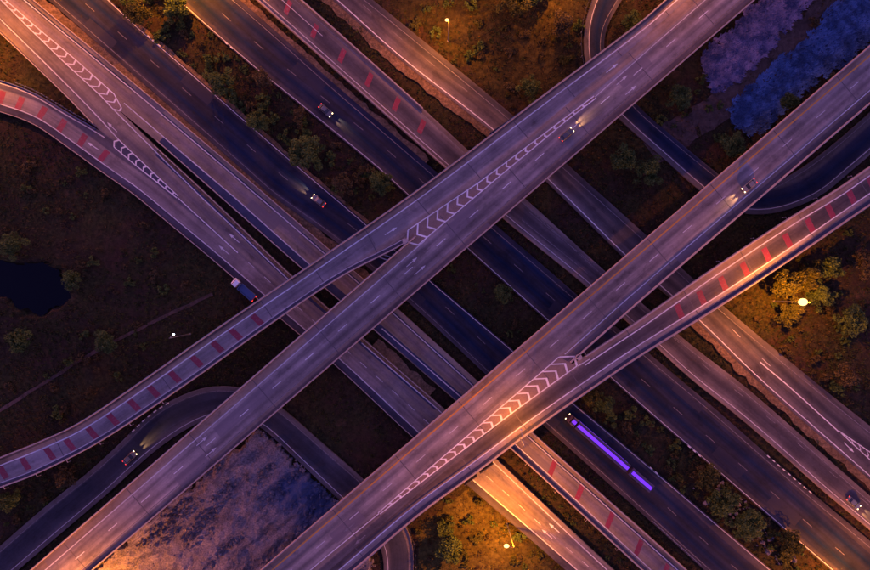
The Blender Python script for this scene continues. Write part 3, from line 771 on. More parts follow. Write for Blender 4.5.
# markings of the upper overpass
R_B.line(2, R_B.sat(440, 258), 2.9, 'a', W, ov1, .26); R_B.line(2, LB-2, 2.45, 'b', WW, ov1, .2)
R_B.dashes(2, LB-2, 6.3, 'a', WN, ov1, 12.55, 3.4, .2, phase=R_B.sat(376, 300))
R_A.line(2, LA-2, 2.3, 'a', WN, ov1, .30); R_A.line(2, R_A.sat(394, 222), 1.35, 'b', W, ov1, .2)
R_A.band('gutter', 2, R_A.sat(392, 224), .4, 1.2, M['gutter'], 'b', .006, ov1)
R_A.bars([(-17, 480), (3, 472), (25, 463), (49, 452), (69, 443), (91, 431), (112, 418), (134, 405), (154, 392), (175, 377), (196.5, 361), (218, 347.6), (236.5, 335.5), (258, 321)], 2.6, 6.4, 'a', ov1, 1.8, .35)
arrow(ov1, 391, 231, ZD, 30, -19); arrow(ov1, 612, 68, ZD, 30, -24)
for x, y in ((412, 262), (420, 270), (202, 441), (211, 452), (622, 80), (631, 90)): arrow(ov1, x, y, ZD, 30, -26, W)
for x, y in ((622, 80), (631, 90)): pass
gore(ov1, [(408, 230), (481, 181), (549, 130), (594, 96)], [(418, 245), (470, 201), (495, 180), (566, 121), (596, 98)], ZD, 19, M['gore'], .58, .8, WN)
px_line('lane_line', [(595, 97), (652, 46.5), (703, 2), (760, -47)], ZD, .2, W, ov1)
# markings of the lower overpass
R_C.line(2, LC-2, 2.3, 'a', YL, ov2, .42); R_C.line(2, R_C.sat(548, 335), 2.9, 'b', W, ov2, .26)
R_C.dashes(2, LC-2, 5.85, 'a', W, ov2, 12.7, 3.4, .2, phase=R_C.sat(654, 257.6))
R_D.line(2, R_D.sat(590, 372), 2.3, 'a', WN, ov2, .30); R_D.line(2, LD-2, 2.8, 'b', WN, ov2, .30)
px_line('lane_line', [(590, 359), (578, 366)], ZD, .22, WN, ov2)
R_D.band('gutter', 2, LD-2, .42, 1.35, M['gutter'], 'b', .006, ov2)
R_D.bars([(872, 184), (851, 196), (829, 209), (808, 222), (786, 238), (765, 252), (743, 266), (721, 280), (700, 295), (678, 309)], 3.0, 7.0, 'b', ov2, 1.8, -.3)
gore(ov2, [(559, 357), (500, 408), (430, 468), (378, 513)], [(577, 366), (520, 407), (450, 460), (380, 514)], ZD, 21, M['gore'], .62, .8, WN)
px_line('lane_line', [(379, 513.5), (320, 562), (270, 604)], ZD, .24, WN, ov2)
for x, y in ((349, 528), (360, 540)): arrow(ov2, x, y, ZD, -30, 26, WW)
# drain brackets on the outer faces, cross beams at the fork
def nubs(root, r, px, ref):
    for x, y in px:
        q = r.sat(x, y); a = r.at(q, .05, ref, .35); b = r.at(q, -.75, ref, .30); c = r.at(q, -.75, ref, -1.2)
        mb = MB(); mb.tube([a, b, c], .11, 6); obj('drain_pipe', mb.mesh('drain_pipe', M['parapet']), root)
nubs(ov1, R_A, [(37, 475), (67, 460), (100, 442), (130, 423), (5, 487), (163, 402)], 'b')
nubs(ov2, R_D, [(817, 198), (851, 177), (787, 220), (755, 241), (720, 264)], 'a')
nubs(o1b, R_1b, [(554, 493), (524, 466), (586, 520), (618, 548)], 'a')
for x, y in ((381, 257), (385, 254.5)):
    qa, qb = R_A.sat(x-4, y-6), R_B.sat(x+5, y+8)
    mb = MB(); mb.tube([R_A.at(qa, .1, 'b', -.1), R_B.at(R_B.sat(*(x+14, y+12)), .1, 'a', -.1)], .16, 6); obj('cross_beam', mb.mesh('cross_beam', M['steel']), ov1)
# piers that keep clear of the roads below
def piers(root, r, spacing, start, w):
    q = start
    while q < r.s[-1]-8:
        for d in (0, 4, -4, 8, -8, 11, -11):
            c = (r.at(q+d, 0, 'a')+r.at(q+d, 0, 'b'))/2; t = r.dirn(q+d)
            test = np.array([[c[0]+t[0]*u, c[1]+t[1]*u] for u in (-1.4, 0, 1.4)]+[[c[0]-t[1]*u, c[1]+t[0]*u] for u in (-1.4, 1.4)])
            if r.width(q+d) > 6.5 and not on_road(test).any():
                a = math.atan2(t[1], t[0]); cs, sn = math.cos(a), math.sin(a); mb = MB()
                def T(u, v, z): return (c[0]+u*cs-v*sn, c[1]+u*sn+v*cs, z)
                col = [[T(.75*math.cos(2*math.pi*k/12), 1.0*math.sin(2*math.pi*k/12), z) for k in range(12)] for z in (-1.0, 4.9)]
                mb.rings(col)
                p = obj('pier', mb.mesh('pier', M['pier']), root)
                hw = w/2; mb = MB()
                mb.add([T(-.8, -1.0, 4.9), T(.8, -1.0, 4.9), T(.8, 1.0, 4.9), T(-.8, 1.0, 4.9), T(-.8, -hw, 6.2), T(.8, -hw, 6.2), T(.8, hw, 6.2), T(-.8, hw, 6.2)],
                       [(3,2,1,0),(4,5,6,7),(0,1,5,4),(1,2,6,5),(2,3,7,6),(3,0,4,7)])
                obj('pier_cap', mb.mesh('pier_cap', M['pier']), root)
                break
        q += spacing
piers(ov1, R_B, 24, 24, 8.5); piers(ov1, R_A, 18, 24, 4.6); piers(ov2, R_C, 24, 28, 8.5); piers(ov2, R_D, 20, 20, 4.8)

# sign boards hung on the outside of the overpasses
def sign(px0, px1, zt, hgt, lean, mat, label):
    a, b = P(px0[0], px0[1], zt), P(px1[0], px1[1], zt); d = b-a; L = np.linalg.norm(d); rz = math.atan2(d[1], d[0])
    root = empty('sign_board', ((a[0]+b[0])/2, (a[1]+b[1])/2, zt-hgt), rz, label=label, cat='sign')
    mb = MB()
    prof = [(0, 0), (.08, 0), (.08+lean, hgt), (lean, hgt)]
    mb.rings([[(x, y, z) for y, z in prof] for x in (-L/2, L/2)])
    obj('panel', mb.mesh('panel', mat), root)
    for u in (-L*.38, 0, L*.38):
        m2 = MB(); m2.box(u-.06, u+.06, -.5, -.02, hgt*.3, hgt*.3+.1); obj('bracket', m2.mesh('bracket', M['steel_dark']), root)
    m3 = MB(); m3.box(-L/2, L/2, lean-.05, lean+.15, hgt+.02, hgt+.1); obj('top_rail', m3.mesh('top_rail', M['steel_dark']), root)
sign((490.5, 134.5), (520.5, 113.5), 8.4, 2.4, .35, M['blue_steel'], 'long blue sign board on the outer edge of the upper overpass')
sign((476.5, 475.5), (464, 485), 8.0, 2.2, .2, M['steel_dark'], 'left dark sign board of the pair hung on the lower overpass edge')
sign((493, 463), (479.5, 473), 8.0, 2.2, .2, M['steel_dark'], 'right dark sign board of the pair hung on the lower overpass edge')

# ------------------------------------------------------------------ guard rails and painted kerbs
POST = MB().box(-.07, .07, -.07, .07, -.5, .78).mesh('post', M['steel'])
def guard_rail(r, s0, s1, off, ref, label, mat=None, step=3.0):
    p0 = r.at(s0, off, ref); root = empty('guard_rail', (0, 0, 0), label=label, cat='guard rail')
    z = p0[2]
    r.wall('rail', s0, s1, off-.05, off+.05, .32, mat or M['steel'], ref, .45, root)
    n = int((s1-s0)/step)
    for i in range(n+1):
        p = r.at(s0+step*i, off-.16, ref); obj('post', POST, root, p)
guard_rail(R_2, R_2.sat(665, 505), R_2.sat(712, 550), .5, 'a', 'steel guard rail beside the bottom red barred ramp')
guard_rail(R_G, R_G.sat(600, 5), R_G.sat(596, 85), -.9, 'a', 'dark guard rail around the loop road at the top', M['steel_dark'])
guard_rail(R_H, R_H.sat(385, 520), R_H.sat(396, 600), -.5, 'a', 'dark guard rail around the loop road at the bottom', M['steel_dark'])
guard_rail(R_0, R_0.sat(10, 100), R_0.sat(90, 140), -.6, 'b', 'blue guard rail on the inner side of the left curving ramp', M['blue_steel'], 1.6)
KB = {}
for nme in ('kerb_white', 'kerb_black'):
    mb = MB(); mb.add([(-.5,-.16,0),(.5,-.16,0),(.5,.16,0),(-.5,.16,0),(-.47,-.12,.28),(.47,-.12,.28),(.47,.12,.28),(-.47,.12,.28)], [(3,2,1,0),(4,5,6,7),(0,1,5,4),(1,2,6,5),(2,3,7,6),(3,0,4,7)])
    KB[nme] = mb.mesh('kerb_block', M[nme])
def kerb(r, s0, s1, off, ref, label, pitch=1.04, gap=0.0):
    root = empty('painted_kerb', (0, 0, 0), label=label, cat='kerb'); q = s0; i = 0
    while q < s1:
        p = r.at(q, off, ref); d = r.dirn(q)
        if rng.random() > gap: obj('kerb_block', KB['kerb_white' if i % 2 else 'kerb_black'], root, p+np.array([0, 0, .002]), math.atan2(d[1], d[0])+rng.uniform(-.02, .02))
        q += pitch; i += 1
kerb(R_3, R_3.sat(755, 466), R_3.sat(800, 506), .2, 'b', 'black and white painted kerb in the grass strip at lower right')
kerb(R_H, R_H.sat(138, 442), R_H.sat(174, 412), .25, 'a', 'black and white painted kerb on the outer side of the lower left loop road')
kerb(R_3, R_3.sat(690, 440), R_3.sat(712, 460), .2, 'a', 'short broken kerb at the shrubby median edge near the purple lit lorry', gap=.3)
kerb(R_2, R_2.sat(140, 42), R_2.sat(160, 58), .2, 'b', 'short broken kerb beside the bright median tree at upper left', gap=.3)
kerb(R_3, R_3.sat(225, 40), R_3.sat(240, 52), .2, 'a', 'short kerb at the upper median edge near the top left trees', gap=.2)
kerb(R_2, R_2.sat(645, 470), R_2.sat(660, 482), .2, 'b', 'short broken kerb on the lower side of the shrubby median', gap=.3)

# ------------------------------------------------------------------ street lamps
BULB = emit('sodium_bulb', (1.0, .52, .13), .9); BULB_W = emit('white_bulb', (.75, .85, 1.0), 8.0)
def lamp(base, head, label, watts, lit=True, white=False, heads=1, rad=.36, ZL=14.0, z0=0.0, cutoff=False):
    b = P(base[0], base[1], z0); b[2] = z0-(.3 if z0 == 0 else 0); h = P(head[0], head[1], ZL)
    root = empty('street_lamp', b, label=label, cat='street lamp')
    L = h-b; top = np.array([0, 0, ZL-b[2]-.3])
    mb = MB(); mb.tube([(0, 0, 0), (0, 0, 5), (0, 0, top[2])], [.16, .13, .08], 8); obj('pole', mb.mesh('pole', M['steel']), root)
    mb = MB(); mb.tube([(0, 0, 0), (0, 0, .5)], [.3, .26], 8); obj('base_plinth', mb.mesh('base_plinth', M['pier']), root)
    ends = [np.array([L[0], L[1], ZL-b[2]])]
    if heads == 2: ends.append(np.array([-L[0], -L[1], ZL-b[2]]))
    for e in ends:
        mb = MB(); mb.tube([top-np.array([0, 0, .6]), top*1.0+np.array([e[0]*.35, e[1]*.35, .25]), e+np.array([0, 0, .12])], [.06, .055, .05], 6); obj('arm', mb.mesh('arm', M['steel']), root)
        mb = MB(); n = 12
        mb.rings([[(e[0]+rad*k*math.cos(2*math.pi*j/n), e[1]+rad*.75*k*math.sin(2*math.pi*j/n), e[2]+z) for j in range(n)] for k, z in ((((.3, -.28), (.8, -.2), (1, -.02), (.92, .12), (.55, .24))) if not cutoff else ((.3, -.2), (.5, -.15), (.6, -.1)))])
        lens = obj('lens', mb.mesh('lens', BULB_W if white else BULB), root)
        mb = MB(); mb.rings([[(e[0]+rad*k*math.cos(2*math.pi*j/n), e[1]+rad*.75*k*math.sin(2*math.pi*j/n), e[2]+z) for j in range(n)] for k, z in ((((.55, .245), (.4, .32), (.15, .36)) if rad < .45 else ((.28, -.285), (.2, -.36), (.1, -.42))) if not cutoff else ((1.0, -.09), (1.0, .05), (.3, .16)))])
        obj('housing', mb.mesh('housing', M['steel']), root)
        if lit:
            ld = bpy.data.lights.new('lamp_light', 'POINT'); ld.energy = watts; ld.color = (.8, .88, 1.0) if white else SODIUM; ld.shadow_soft_size = .25
            lo = bpy.data.objects.new('lamp_light', ld); lo.location = tuple(e-np.array([0, 0, .65])); COL.objects.link(lo); lo.parent = root
lamp((774, 301), (803, 302), 'brightly glowing sodium street lamp among the trees at right', LAMP_W*1.45, rad=1.35, ZL=17.0)
lamp((507, 524), (506.5, 546), 'lit sodium street lamp on the orange grass at bottom centre', LAMP_W*1.95, rad=.75, ZL=16.0)
lamp((448, 41), (447, 20), 'lit sodium street lamp on the scrub at top centre', LAMP_W*.8, rad=.55)
lamp((190, 334), (173.5, 334.5), 'small white street lamp in the dark scrub above the curved ramp', 20, white=True, rad=.3)
lamp((520, 438.5), (521, 430), 'slim street lamp with a shielded head on the lower overpass parapet', LAMP_W*.25, rad=.3, ZL=16.5, z0=ZD+.4, cutoff=True)
# lamps of the same row just beyond the frame, whose pools reach into it
lamp((40, -40), (36, -54), 'lit sodium street lamp beyond the top left corner', LAMP_W*.85, rad=.5, ZL=16)
lamp((-40, 40), (-52, 34), 'lit sodium street lamp beyond the left edge at the ramp', LAMP_W*.9, rad=.5)
lamp((172, -34), (170, -48), 'lit sodium street lamp beyond the top edge in the tree median', LAMP_W*1.7, rad=.5)
lamp((548, -36), (550, -50), 'lit sodium street lamp beyond the top edge behind the bright tree', LAMP_W*1.1, rad=.5)
lamp((670, -38), (672, -50), 'lit sodium street lamp beyond the top edge on the upper overpass', LAMP_W*.45, rad=.4, ZL=17, z0=ZD+.4)
lamp((90, 610), (82, 624), 'lit sodium street lamp beyond the bottom edge beside the upper overpass', LAMP_W*1.5, rad=.5, ZL=16)
lamp((858, 600), (872, 612), 'lit sodium street lamp beyond the bottom right corner', LAMP_W*1.6, rad=.5, ZL=16)

# ------------------------------------------------------------------ vegetation
def soup(name, V, tint, mat, per=4):
    """V: (n, per, 3) faces, tint per face"""
    n = len(V); me = bpy.data.meshes.new(name)
    me.vertices.add(n*per); me.vertices.foreach_set('co', np.asarray(V, np.float32).ravel())
    me.loops.add(n*per); me.loops.foreach_set('vertex_index', np.arange(n*per, dtype=np.int32))
    me.polygons.add(n); me.polygons.foreach_set('loop_start', np.arange(0, n*per, per, dtype=np.int32))
    me.polygons.foreach_set('loop_total', np.full(n, per, np.int32))
    at = me.attributes.new('tint', 'FLOAT', 'FACE'); at.data.foreach_set('value', np.asarray(tint, np.float32))
    me.materials.append(mat); me.update(); me.validate(); return me

def rand_dirs(n, r):
    v = r.normal(size=(n, 3)); return v/np.linalg.norm(v, axis=1)[:, None]

def crown_mesh(name, mat, seed, n=3200, clumps=34, flat=.75, leaf=.07, ragged=.6):
    """leaf-sized faces in clumps spread through a crown of radius 1, base at z = 0"""
    r = np.random.default_rng(seed)
    d = rand_dirs(clumps, r); d[:, 2] = np.abs(d[:, 2])*1.0-.25
    cc = d*(.22+.70*r.random((clumps, 1))**.8)*np.array([1, 1, flat])
    cc[:, :2] *= 1+ragged*(r.random((clumps, 1))-.5)
    cr = .13+.25*r.random(clumps)
    k = r.integers(0, clumps, n)
    p = cc[k]+rand_dirs(n, r)*(cr[k]*(.45+.55*r.random(n)**.5))[:, None]
    p[:, 2] += flat*.75
    nm = rand_dirs(n, r); nm[:, 2] = np.abs(nm[:, 2])+.35; nm /= np.linalg.norm(nm, axis=1)[:, None]
    a = np.cross(nm, rand_dirs(n, r)); a /= np.linalg.norm(a, axis=1)[:, None]; b = np.cross(nm, a)
    s = leaf*(.6+.8*r.random(n))[:, None]
    V = np.stack([p-a*s, p-b*s*.55, p+a*s, p+b*s*.55], 1)
    tint = np.clip(.18+.5*r.random(n)+.35*(r.random(clumps)-.4)[k], 0, 1)
    return soup(name, V, tint, mat)

def trunk_mesh(name, seed, hgt=.75):
    r = random.Random(seed); mb = MB()
    mb.tube([(0, 0, -.15), (.02, .01, hgt*.4), (.03*r.uniform(-1, 1), .03, hgt*.8)], [.065, .05, .035], 7)
    for k in range(5):
        a = 2*math.pi*k/5+r.uniform(-.4, .4); z = hgt*r.uniform(.35, .6); L = r.uniform(.4, .62)
        mb.tube([(0, 0, z), (L*.5*math.cos(a), L*.5*math.sin(a), z+.25), (L*math.cos(a), L*math.sin(a), z+.5)], [.03, .02, .008], 5)
    return mb.mesh(name, M['bark'])

CROWN = {'leaf': [crown_mesh('crown', M['leaf'], 100+i) for i in range(5)],
         'leaf_yellow': [crown_mesh('crown', M['leaf_yellow'], 200+i) for i in range(3)],
         'leaf_dry': [crown_mesh('crown', M['leaf_dry'], 300+i, n=1500, clumps=20) for i in range(3)]}
TRUNK = [trunk_mesh('trunk', 400+i) for i in range(4)]
SHRUB = {k: [crown_mesh('foliage', M[k], 500+i+j*10, n=420, clumps=10, flat=.6, leaf=.15) for i in range(4)] for j, k in enumerate(('leaf', 'leaf_yellow', 'leaf_dry'))}
STEM = trunk_mesh('stem', 480, .5)

def gz_at(x, y): return float(ground_z(np.array([[x, y]]))[0])
def tree(x, y, r, kind, label, group=None, i=0):
    p = P(x, y, r*.8); g = gz_at(p[0], p[1])
    root = empty('tree', (p[0], p[1], g), rng.uniform(0, 6.28), label=label, cat='tree', group=group)
    c = obj('crown', CROWN[kind][i % len(CROWN[kind])], root, (0, 0, r*.35)); c.scale = (r*rng.uniform(.92, 1.1), r*rng.uniform(.92, 1.1), r*rng.uniform(.9, 1.2))
    t = obj('trunk', TRUNK[i % 4], root); t.scale = (r, r, r)
TREES = [
 (139, 15, 4.2, 'leaf_yellow', 'yellow green tree lit by the corner lamp beside the upper left carriageway'),
 (176, 9, 4.6, 'leaf', 'green median tree at the top edge between the two wide carriageways'),
 (161, -12, 4.0, 'leaf', 'tree cut by the top edge in the median at upper left'),
 (221, 82, 4.4, 'leaf', 'round dark tree in the median, topmost of the carriageway edge row'),
 (258, 121, 4.4, 'leaf', 'round dark tree in the median, second of the carriageway edge row'),
 (304, 154, 5.4, 'leaf', 'largest round dark tree in the median above the upper overpass'),
 (262, 78, 3.6, 'leaf_dry', 'thin brownish tree in the median below the long white edge line'),
 (299, 116, 3.2, 'leaf_dry', 'small thin tree in the median between the two rows of round trees'),
 (344, 184, 4.0, 'leaf_dry', 'dull brown green tree at the median end nearest the upper overpass'),
 (381, 183, 4.4, 'leaf', 'spreading pale tree touching the carriageway just above the upper overpass'),
 (517, 4, 5.6, 'leaf_yellow', 'bright yellow green tree at the top edge beside the scrub'),
 (536, -8, 4.6, 'leaf', 'dark tree behind the bright yellow green tree at the top edge'),
 (562, 24, 4.4, 'leaf_dry', 'dull tree in the scrub left of the upper loop road'),
 (530, 88, 4.0, 'leaf', 'green bushy tree in the scrub next to the upper overpass'),
 (503, 293, 3.6, 'leaf', 'single round green tree in the median between the two overpasses'),
 (784, 284, 5.0, 'leaf_yellow', 'glowing yellow tree left of the bright lamp'),
 (806, 276, 4.6, 'leaf_yellow', 'glowing yellow tree above the bright lamp'),
 (790, 312, 4.2, 'leaf_yellow', 'glowing yellow tree below left of the bright lamp'),
 (821, 296, 4.2, 'leaf', 'tree at the right side of the bright lamp'),
 (829, 268, 4.4, 'leaf', 'dark tree between the bright lamp and the lit ramp'),
 (852, 318, 4.6, 'leaf', 'dark tree near the right edge below the bright lamp'),
 (846, 376, 4.4, 'leaf_dry', 'dull tree near the right edge beside the outer road'),
 (862, 262, 4.4, 'leaf_dry', 'dull tree at the right edge under the lit ramp'),
 (709, 476, 4.0, 'leaf_yellow', 'yellow green tree in the shrubby median at lower right'),
 (722, 501, 5.0, 'leaf', 'dark tree in the middle of the lower right median'),
 (748, 522, 5.2, 'leaf', 'dark tree between two others in the lower right median'),
 (791, 545, 4.2, 'leaf_yellow', 'yellow green tree at the bottom end of the lower right median'),
 (590, 396, 3.2, 'leaf_yellow', 'small bright tree against the lower overpass in the lower right median'),
 (605, 405, 3.4, 'leaf', 'small green tree second from the lower overpass in the lower right median'),
 (450, 549, 4.6, 'leaf', 'large dark green tree on the orange grass at the bottom edge'),
 (446, 531, 2.8, 'leaf', 'small dark tree beside the large one on the orange grass'),
 (104, 342, 4.4, 'leaf', 'dark tree beside the dirt path in the left scrub'),
 (20, 340, 4.6, 'leaf', 'dark tree below the pond'),
 (12, 245, 4.2, 'leaf', 'dark tree above the pond'),
 (72, 280, 3.6, 'leaf', 'dark tree on the right bank of the pond'),
 (733, 146, 4.0, 'leaf', 'dark tree at the tip of the blue soil bed'),
 (790, 101, 3.4, 'leaf', 'dark tree between the blue soil bed and the lower overpass'),
 (622, 160, 4.6, 'leaf', 'dark tree under the upper overpass near the loop road'),
 (648, 172, 4.8, 'leaf', 'dark tree left of the loop road between the overpasses'),
 (632, 22, 3.6, 'leaf', 'dark tree inside the upper loop road'),
 (678, 96, 3.6, 'leaf', 'dark tree against the upper overpass beside the lilac soil bed'),
 (10, 500, 4.0, 'leaf', 'dark tree between the curved ramp and the lower left loop road'),
 (65, 478, 3.6, 'leaf_dry', 'dull tree squeezed between the curved ramp and the loop road'),
]
for i, (x, y, r, k, lab) in enumerate(TREES): tree(x, y, r*.92, k, lab, 'trees around the interchange', i)

def shrubs(poly, n, kinds, label, group, r0=.8, r1=2.0, seed=1):
    r = np.random.default_rng(seed); pp = np.array(poly, float); lo, hi = pp.min(0), pp.max(0); done = 0; tries = 0
    while done < n and tries < 4000:
        tries += 1; q = lo+(hi-lo)*r.random(2)
        if not inside(pp, q[None])[0]: continue
        w = P(q[0], q[1], 0); t = w[:2]+np.array([[0, 0], [1.2, 0], [-1.2, 0], [0, 1.2], [0, -1.2]])
        if on_road(t).any() or inside(POND, t).any() or inside(STRIP1, t).any() or inside(STRIP2, t).any(): continue
        k = kinds[r.integers(len(kinds))]; s = r0+(r1-r0)*r.random()**1.6
        root = empty('shrub', (w[0], w[1], gz_at(w[0], w[1])), r.random()*6.28, label=('small ' if s < (r0+r1)/2 else 'large ')+{'leaf': 'dark green', 'leaf_yellow': 'yellow green', 'leaf_dry': 'dry brown'}[k]+label[3:], cat='shrub', group=group)
        f = obj('foliage', SHRUB[k][r.integers(4)], root); f.scale = (s, s*(.8+.4*r.random()), s*(.8+.5*r.random()))
        done += 1
shrubs([(120, 0), (178, 0), (300, 105), (400, 190), (366, 222), (300, 160), (215, 92), (150, 34)], 64, ['leaf', 'leaf', 'leaf_dry'], 'low shrub in the tree median at upper left', 'shrubs in the upper left median', .8, 2.6, seed=2)
shrubs([(575, 395), (645, 412), (826, 570), (780, 570), (640, 455)], 70, ['leaf', 'leaf', 'leaf_dry', 'leaf_yellow'], 'low shrub in the median at lower right', 'shrubs in the lower right median', .8, 2.6, seed=3)
shrubs([(380, 0), (585, 0), (580, 70), (510, 112), (425, 40)], 40, ['leaf', 'leaf_dry', 'leaf_dry', 'leaf_yellow'], 'low shrub on the reddish scrub at top centre', 'shrubs at top centre', seed=4)
shrubs([(415, 520), (470, 484), (560, 570), (420, 570)], 26, ['leaf', 'leaf_yellow', 'leaf_dry'], 'low shrub on the orange lit grass at bottom centre', 'shrubs at bottom centre', seed=5)
shrubs([(730, 310), (870, 215), (870, 425), (810, 375)], 40, ['leaf', 'leaf_dry'], 'low shrub in the dark thicket at right', 'shrubs in the right thicket', seed=6)
shrubs([(0, 130), (70, 160), (215, 275), (170, 350), (0, 450)], 60, ['leaf', 'leaf_dry', 'leaf_dry'], 'low shrub in the dark scrub at left', 'shrubs in the left scrub', seed=7)
shrubs([(620, 130), (700, 60), (760, 0), (830, 0), (870, 50), (730, 170)], 26, ['leaf', 'leaf_dry'], 'low shrub around the soil beds at upper right', 'shrubs at upper right', seed=8)
shrubs([(520, 450), (640, 565), (610, 570), (495, 465)], 12, ['leaf', 'leaf_dry'], 'low shrub in the gap beside the orange lit road', 'shrubs beside the orange lit road', .5, 1.0, seed=9)
shrubs([(440, 245), (548, 322), (512, 350), (430, 285)], 14, ['leaf', 'leaf_dry'], 'low shrub in the median between the overpasses', 'shrubs between the overpasses', .5, 1.3, seed=10)
shrubs([(0, 495), (90, 462), (60, 495), (0, 545)], 12, ['leaf', 'leaf_dry'], 'low shrub between the curved ramp and the lower left loop road', 'shrubs beside the lower left loop', seed=12)

def tufts(name, n, mat, label, dens, seed, h0=.25, h1=.8, w=.10, region=(-165, 165, -112, 112), inpoly=None, blades=5, zoff=0.0):
    r = np.random.default_rng(seed)
    p = np.stack([region[0]+(region[1]-region[0])*r.random(n), region[2]+(region[3]-region[2])*r.random(n)], 1)
    f = fbm(p[:, 0]*.06+seed, p[:, 1]*.06, seed, 4); keep = f+.25*(r.random(n)-.5) > dens
    keep &= ~on_road(p) & ~inside(POND, p)
    for q in (FIELD, STRIP1, STRIP2):
        keep &= (inside(q, p) if inpoly is q else ~inside(q, p)) if inpoly is None or inpoly is q else True
    p = p[keep]; n = len(p); g = ground_z(p)+zoff
    size = .6+.8*fbm(p[:, 0]*.2, p[:, 1]*.2, seed+3)
    Vs, Ts = [], []
    base_t = r.random(n)
    for b in range(blades):
        a = r.random(n)*6.283; out = (.25+.75*r.random(n))*size*.7; h = (h0+(h1-h0)*r.random(n))*size
        dx, dy = np.cos(a), np.sin(a)
        c = np.stack([p[:, 0]+dx*.05, p[:, 1]+dy*.05, g-.05], 1); ww = w*(.6+.8*r.random(n))*size
        l = c+np.stack([-dy*ww, dx*ww, np.zeros(n)], 1); rr = c-np.stack([-dy*ww, dx*ww, np.zeros(n)], 1)
        t = c+np.stack([dx*out, dy*out, h], 1)
        Vs.append(np.stack([l, rr, t], 1)); Ts.append(np.clip(base_t*.7+.3*r.random(n), 0, 1))
    me = soup(name, np.concatenate(Vs), np.concatenate(Ts), mat, 3)
    o = obj(name, me, label=label, cat='grass', kind='stuff'); return o
tufts('dry_grass', 60000, M['grass'], 'dry brown scrub grass covering the open ground', .40, 21)
tufts('green_grass', 52000, M['grass_green'], 'dark green weeds covering the open ground', .46, 22, .2, .9, .16)

def reeds(name, poly, n, mat, label, seed, zb=.25):
    """matted reeds over a bed, ragged at its rim"""
    r = np.random.default_rng(seed); lo, hi = poly.min(0), poly.max(0)
    p = lo+(hi-lo)*r.random((n, 2)); wob = np.stack([fbm(p[:, 0]*.5, p[:, 1]*.5, seed)-.47, fbm(p[:, 0]*.5, p[:, 1]*.5, seed+9)-.47], 1)*5
    p = p[inside(poly, p+wob) & ~on_road(p)]; n = len(p); Vs, Ts = [], []; bt = fbm(p[:, 0]*.5, p[:, 1]*.5, seed+3)
    for b in range(4):
        a = .72+r.normal(size=n)*.9; L = .35+.7*r.random(n); w = .10+.10*r.random(n); dx, dy = np.cos(a), np.sin(a)
        z0 = zb-.25+.3*r.random(n)
        c = np.stack([p[:, 0], p[:, 1], z0], 1); sd_ = np.stack([-dy*w, dx*w, np.zeros(n)], 1)
        Vs.append(np.stack([c-sd_, c+sd_, c+np.stack([dx*L, dy*L, .25+.45*r.random(n)], 1)], 1)); Ts.append(np.clip((bt-.47)*2.2+.45+.5*(r.random(n)-.5), 0, 1))
    return obj(name, soup(name, np.concatenate(Vs), np.concatenate(Ts), mat, 3), label=label, cat='reeds', kind='stuff')
M['reed_lilac'] = leaf_mat('lilac_reeds', (.065, .08, .19), (.40, .32, .46))
reeds('reeds', grow(STRIP1, .8), 16000, M['reed_lilac'], 'pale lilac reeds matted over the upper soil bed', 71, .35)
reeds('reeds', grow(STRIP2, .8), 22000, M['reed'], 'blue reeds matted over the lower soil bed', 73, .35)

def clods(name, poly, n, mat, label, seed, s0=.12, s1=.6, zb=0.0, ridge=True):
    """lumps of soil and stone joined into one mass"""
    r = np.random.default_rng(seed); lo, hi = poly.min(0), poly.max(0)
    p = lo+(hi-lo)*r.random((n, 2)); m = inside(poly, p) & ~on_road(p)
    u = p[:, 0]*.77+p[:, 1]*.64; v = -p[:, 0]*.64+p[:, 1]*.77
    m &= fbm(u*.09, v*.30, seed+2, 3)+.2*(r.random(n)-.5) > .45
    p = p[m]; n = len(p); s = s0+(s1-s0)*r.random(n)**3
    oct_ = np.array([(1,0,0),(0,1,0),(-1,0,0),(0,-1,0),(0,0,1)], float)
    tri = [(0,1,4),(1,2,4),(2,3,4),(3,0,4)]
    a = r.random(n)*6.283; V = []
    jit = .6+.8*r.random((n, 5, 1)); o = oct_[None]*jit*s[:, None, None]; o[:, 4, 2] *= .9
    ca, sa = np.cos(a)[:, None], np.sin(a)[:, None]
    X = o[:, :, 0]*ca-o[:, :, 1]*sa; Y = o[:, :, 0]*sa+o[:, :, 1]*ca
    W_ = np.stack([X+p[:, :1], Y+p[:, 1:2], o[:, :, 2]+zb], -1); W_[:, :4, 2] -= .25
    T = np.concatenate([W_[:, list(t)] for t in tri])
    return obj(name, soup(name, T, np.tile(r.random(n), 4), mat, 3), label=label, cat='rubble', kind='stuff')
clods('rubble', FIELD, 16000, M['rubble'], 'lumpy soil and stones strewn over the pale field', 31, .15, .9, .75)
clods('rubble', grow(STRIP1, -2.6), 9000, M['rubble_lilac'], 'lilac lumps of soil on the upper bed', 32, .12, .5, .3)
clods('rubble', grow(STRIP2, -2.6), 14000, M['rubble_blue'], 'blue lumps of soil on the lower bed', 33, .12, .5, .3)
clods('stones', pxpoly([(690, 455), (735, 490), (800, 560), (780, 565), (700, 500), (680, 470)]), 900, M['rubble'], 'pale stones lying in the lower right median', 34, .2, .9, -.1)

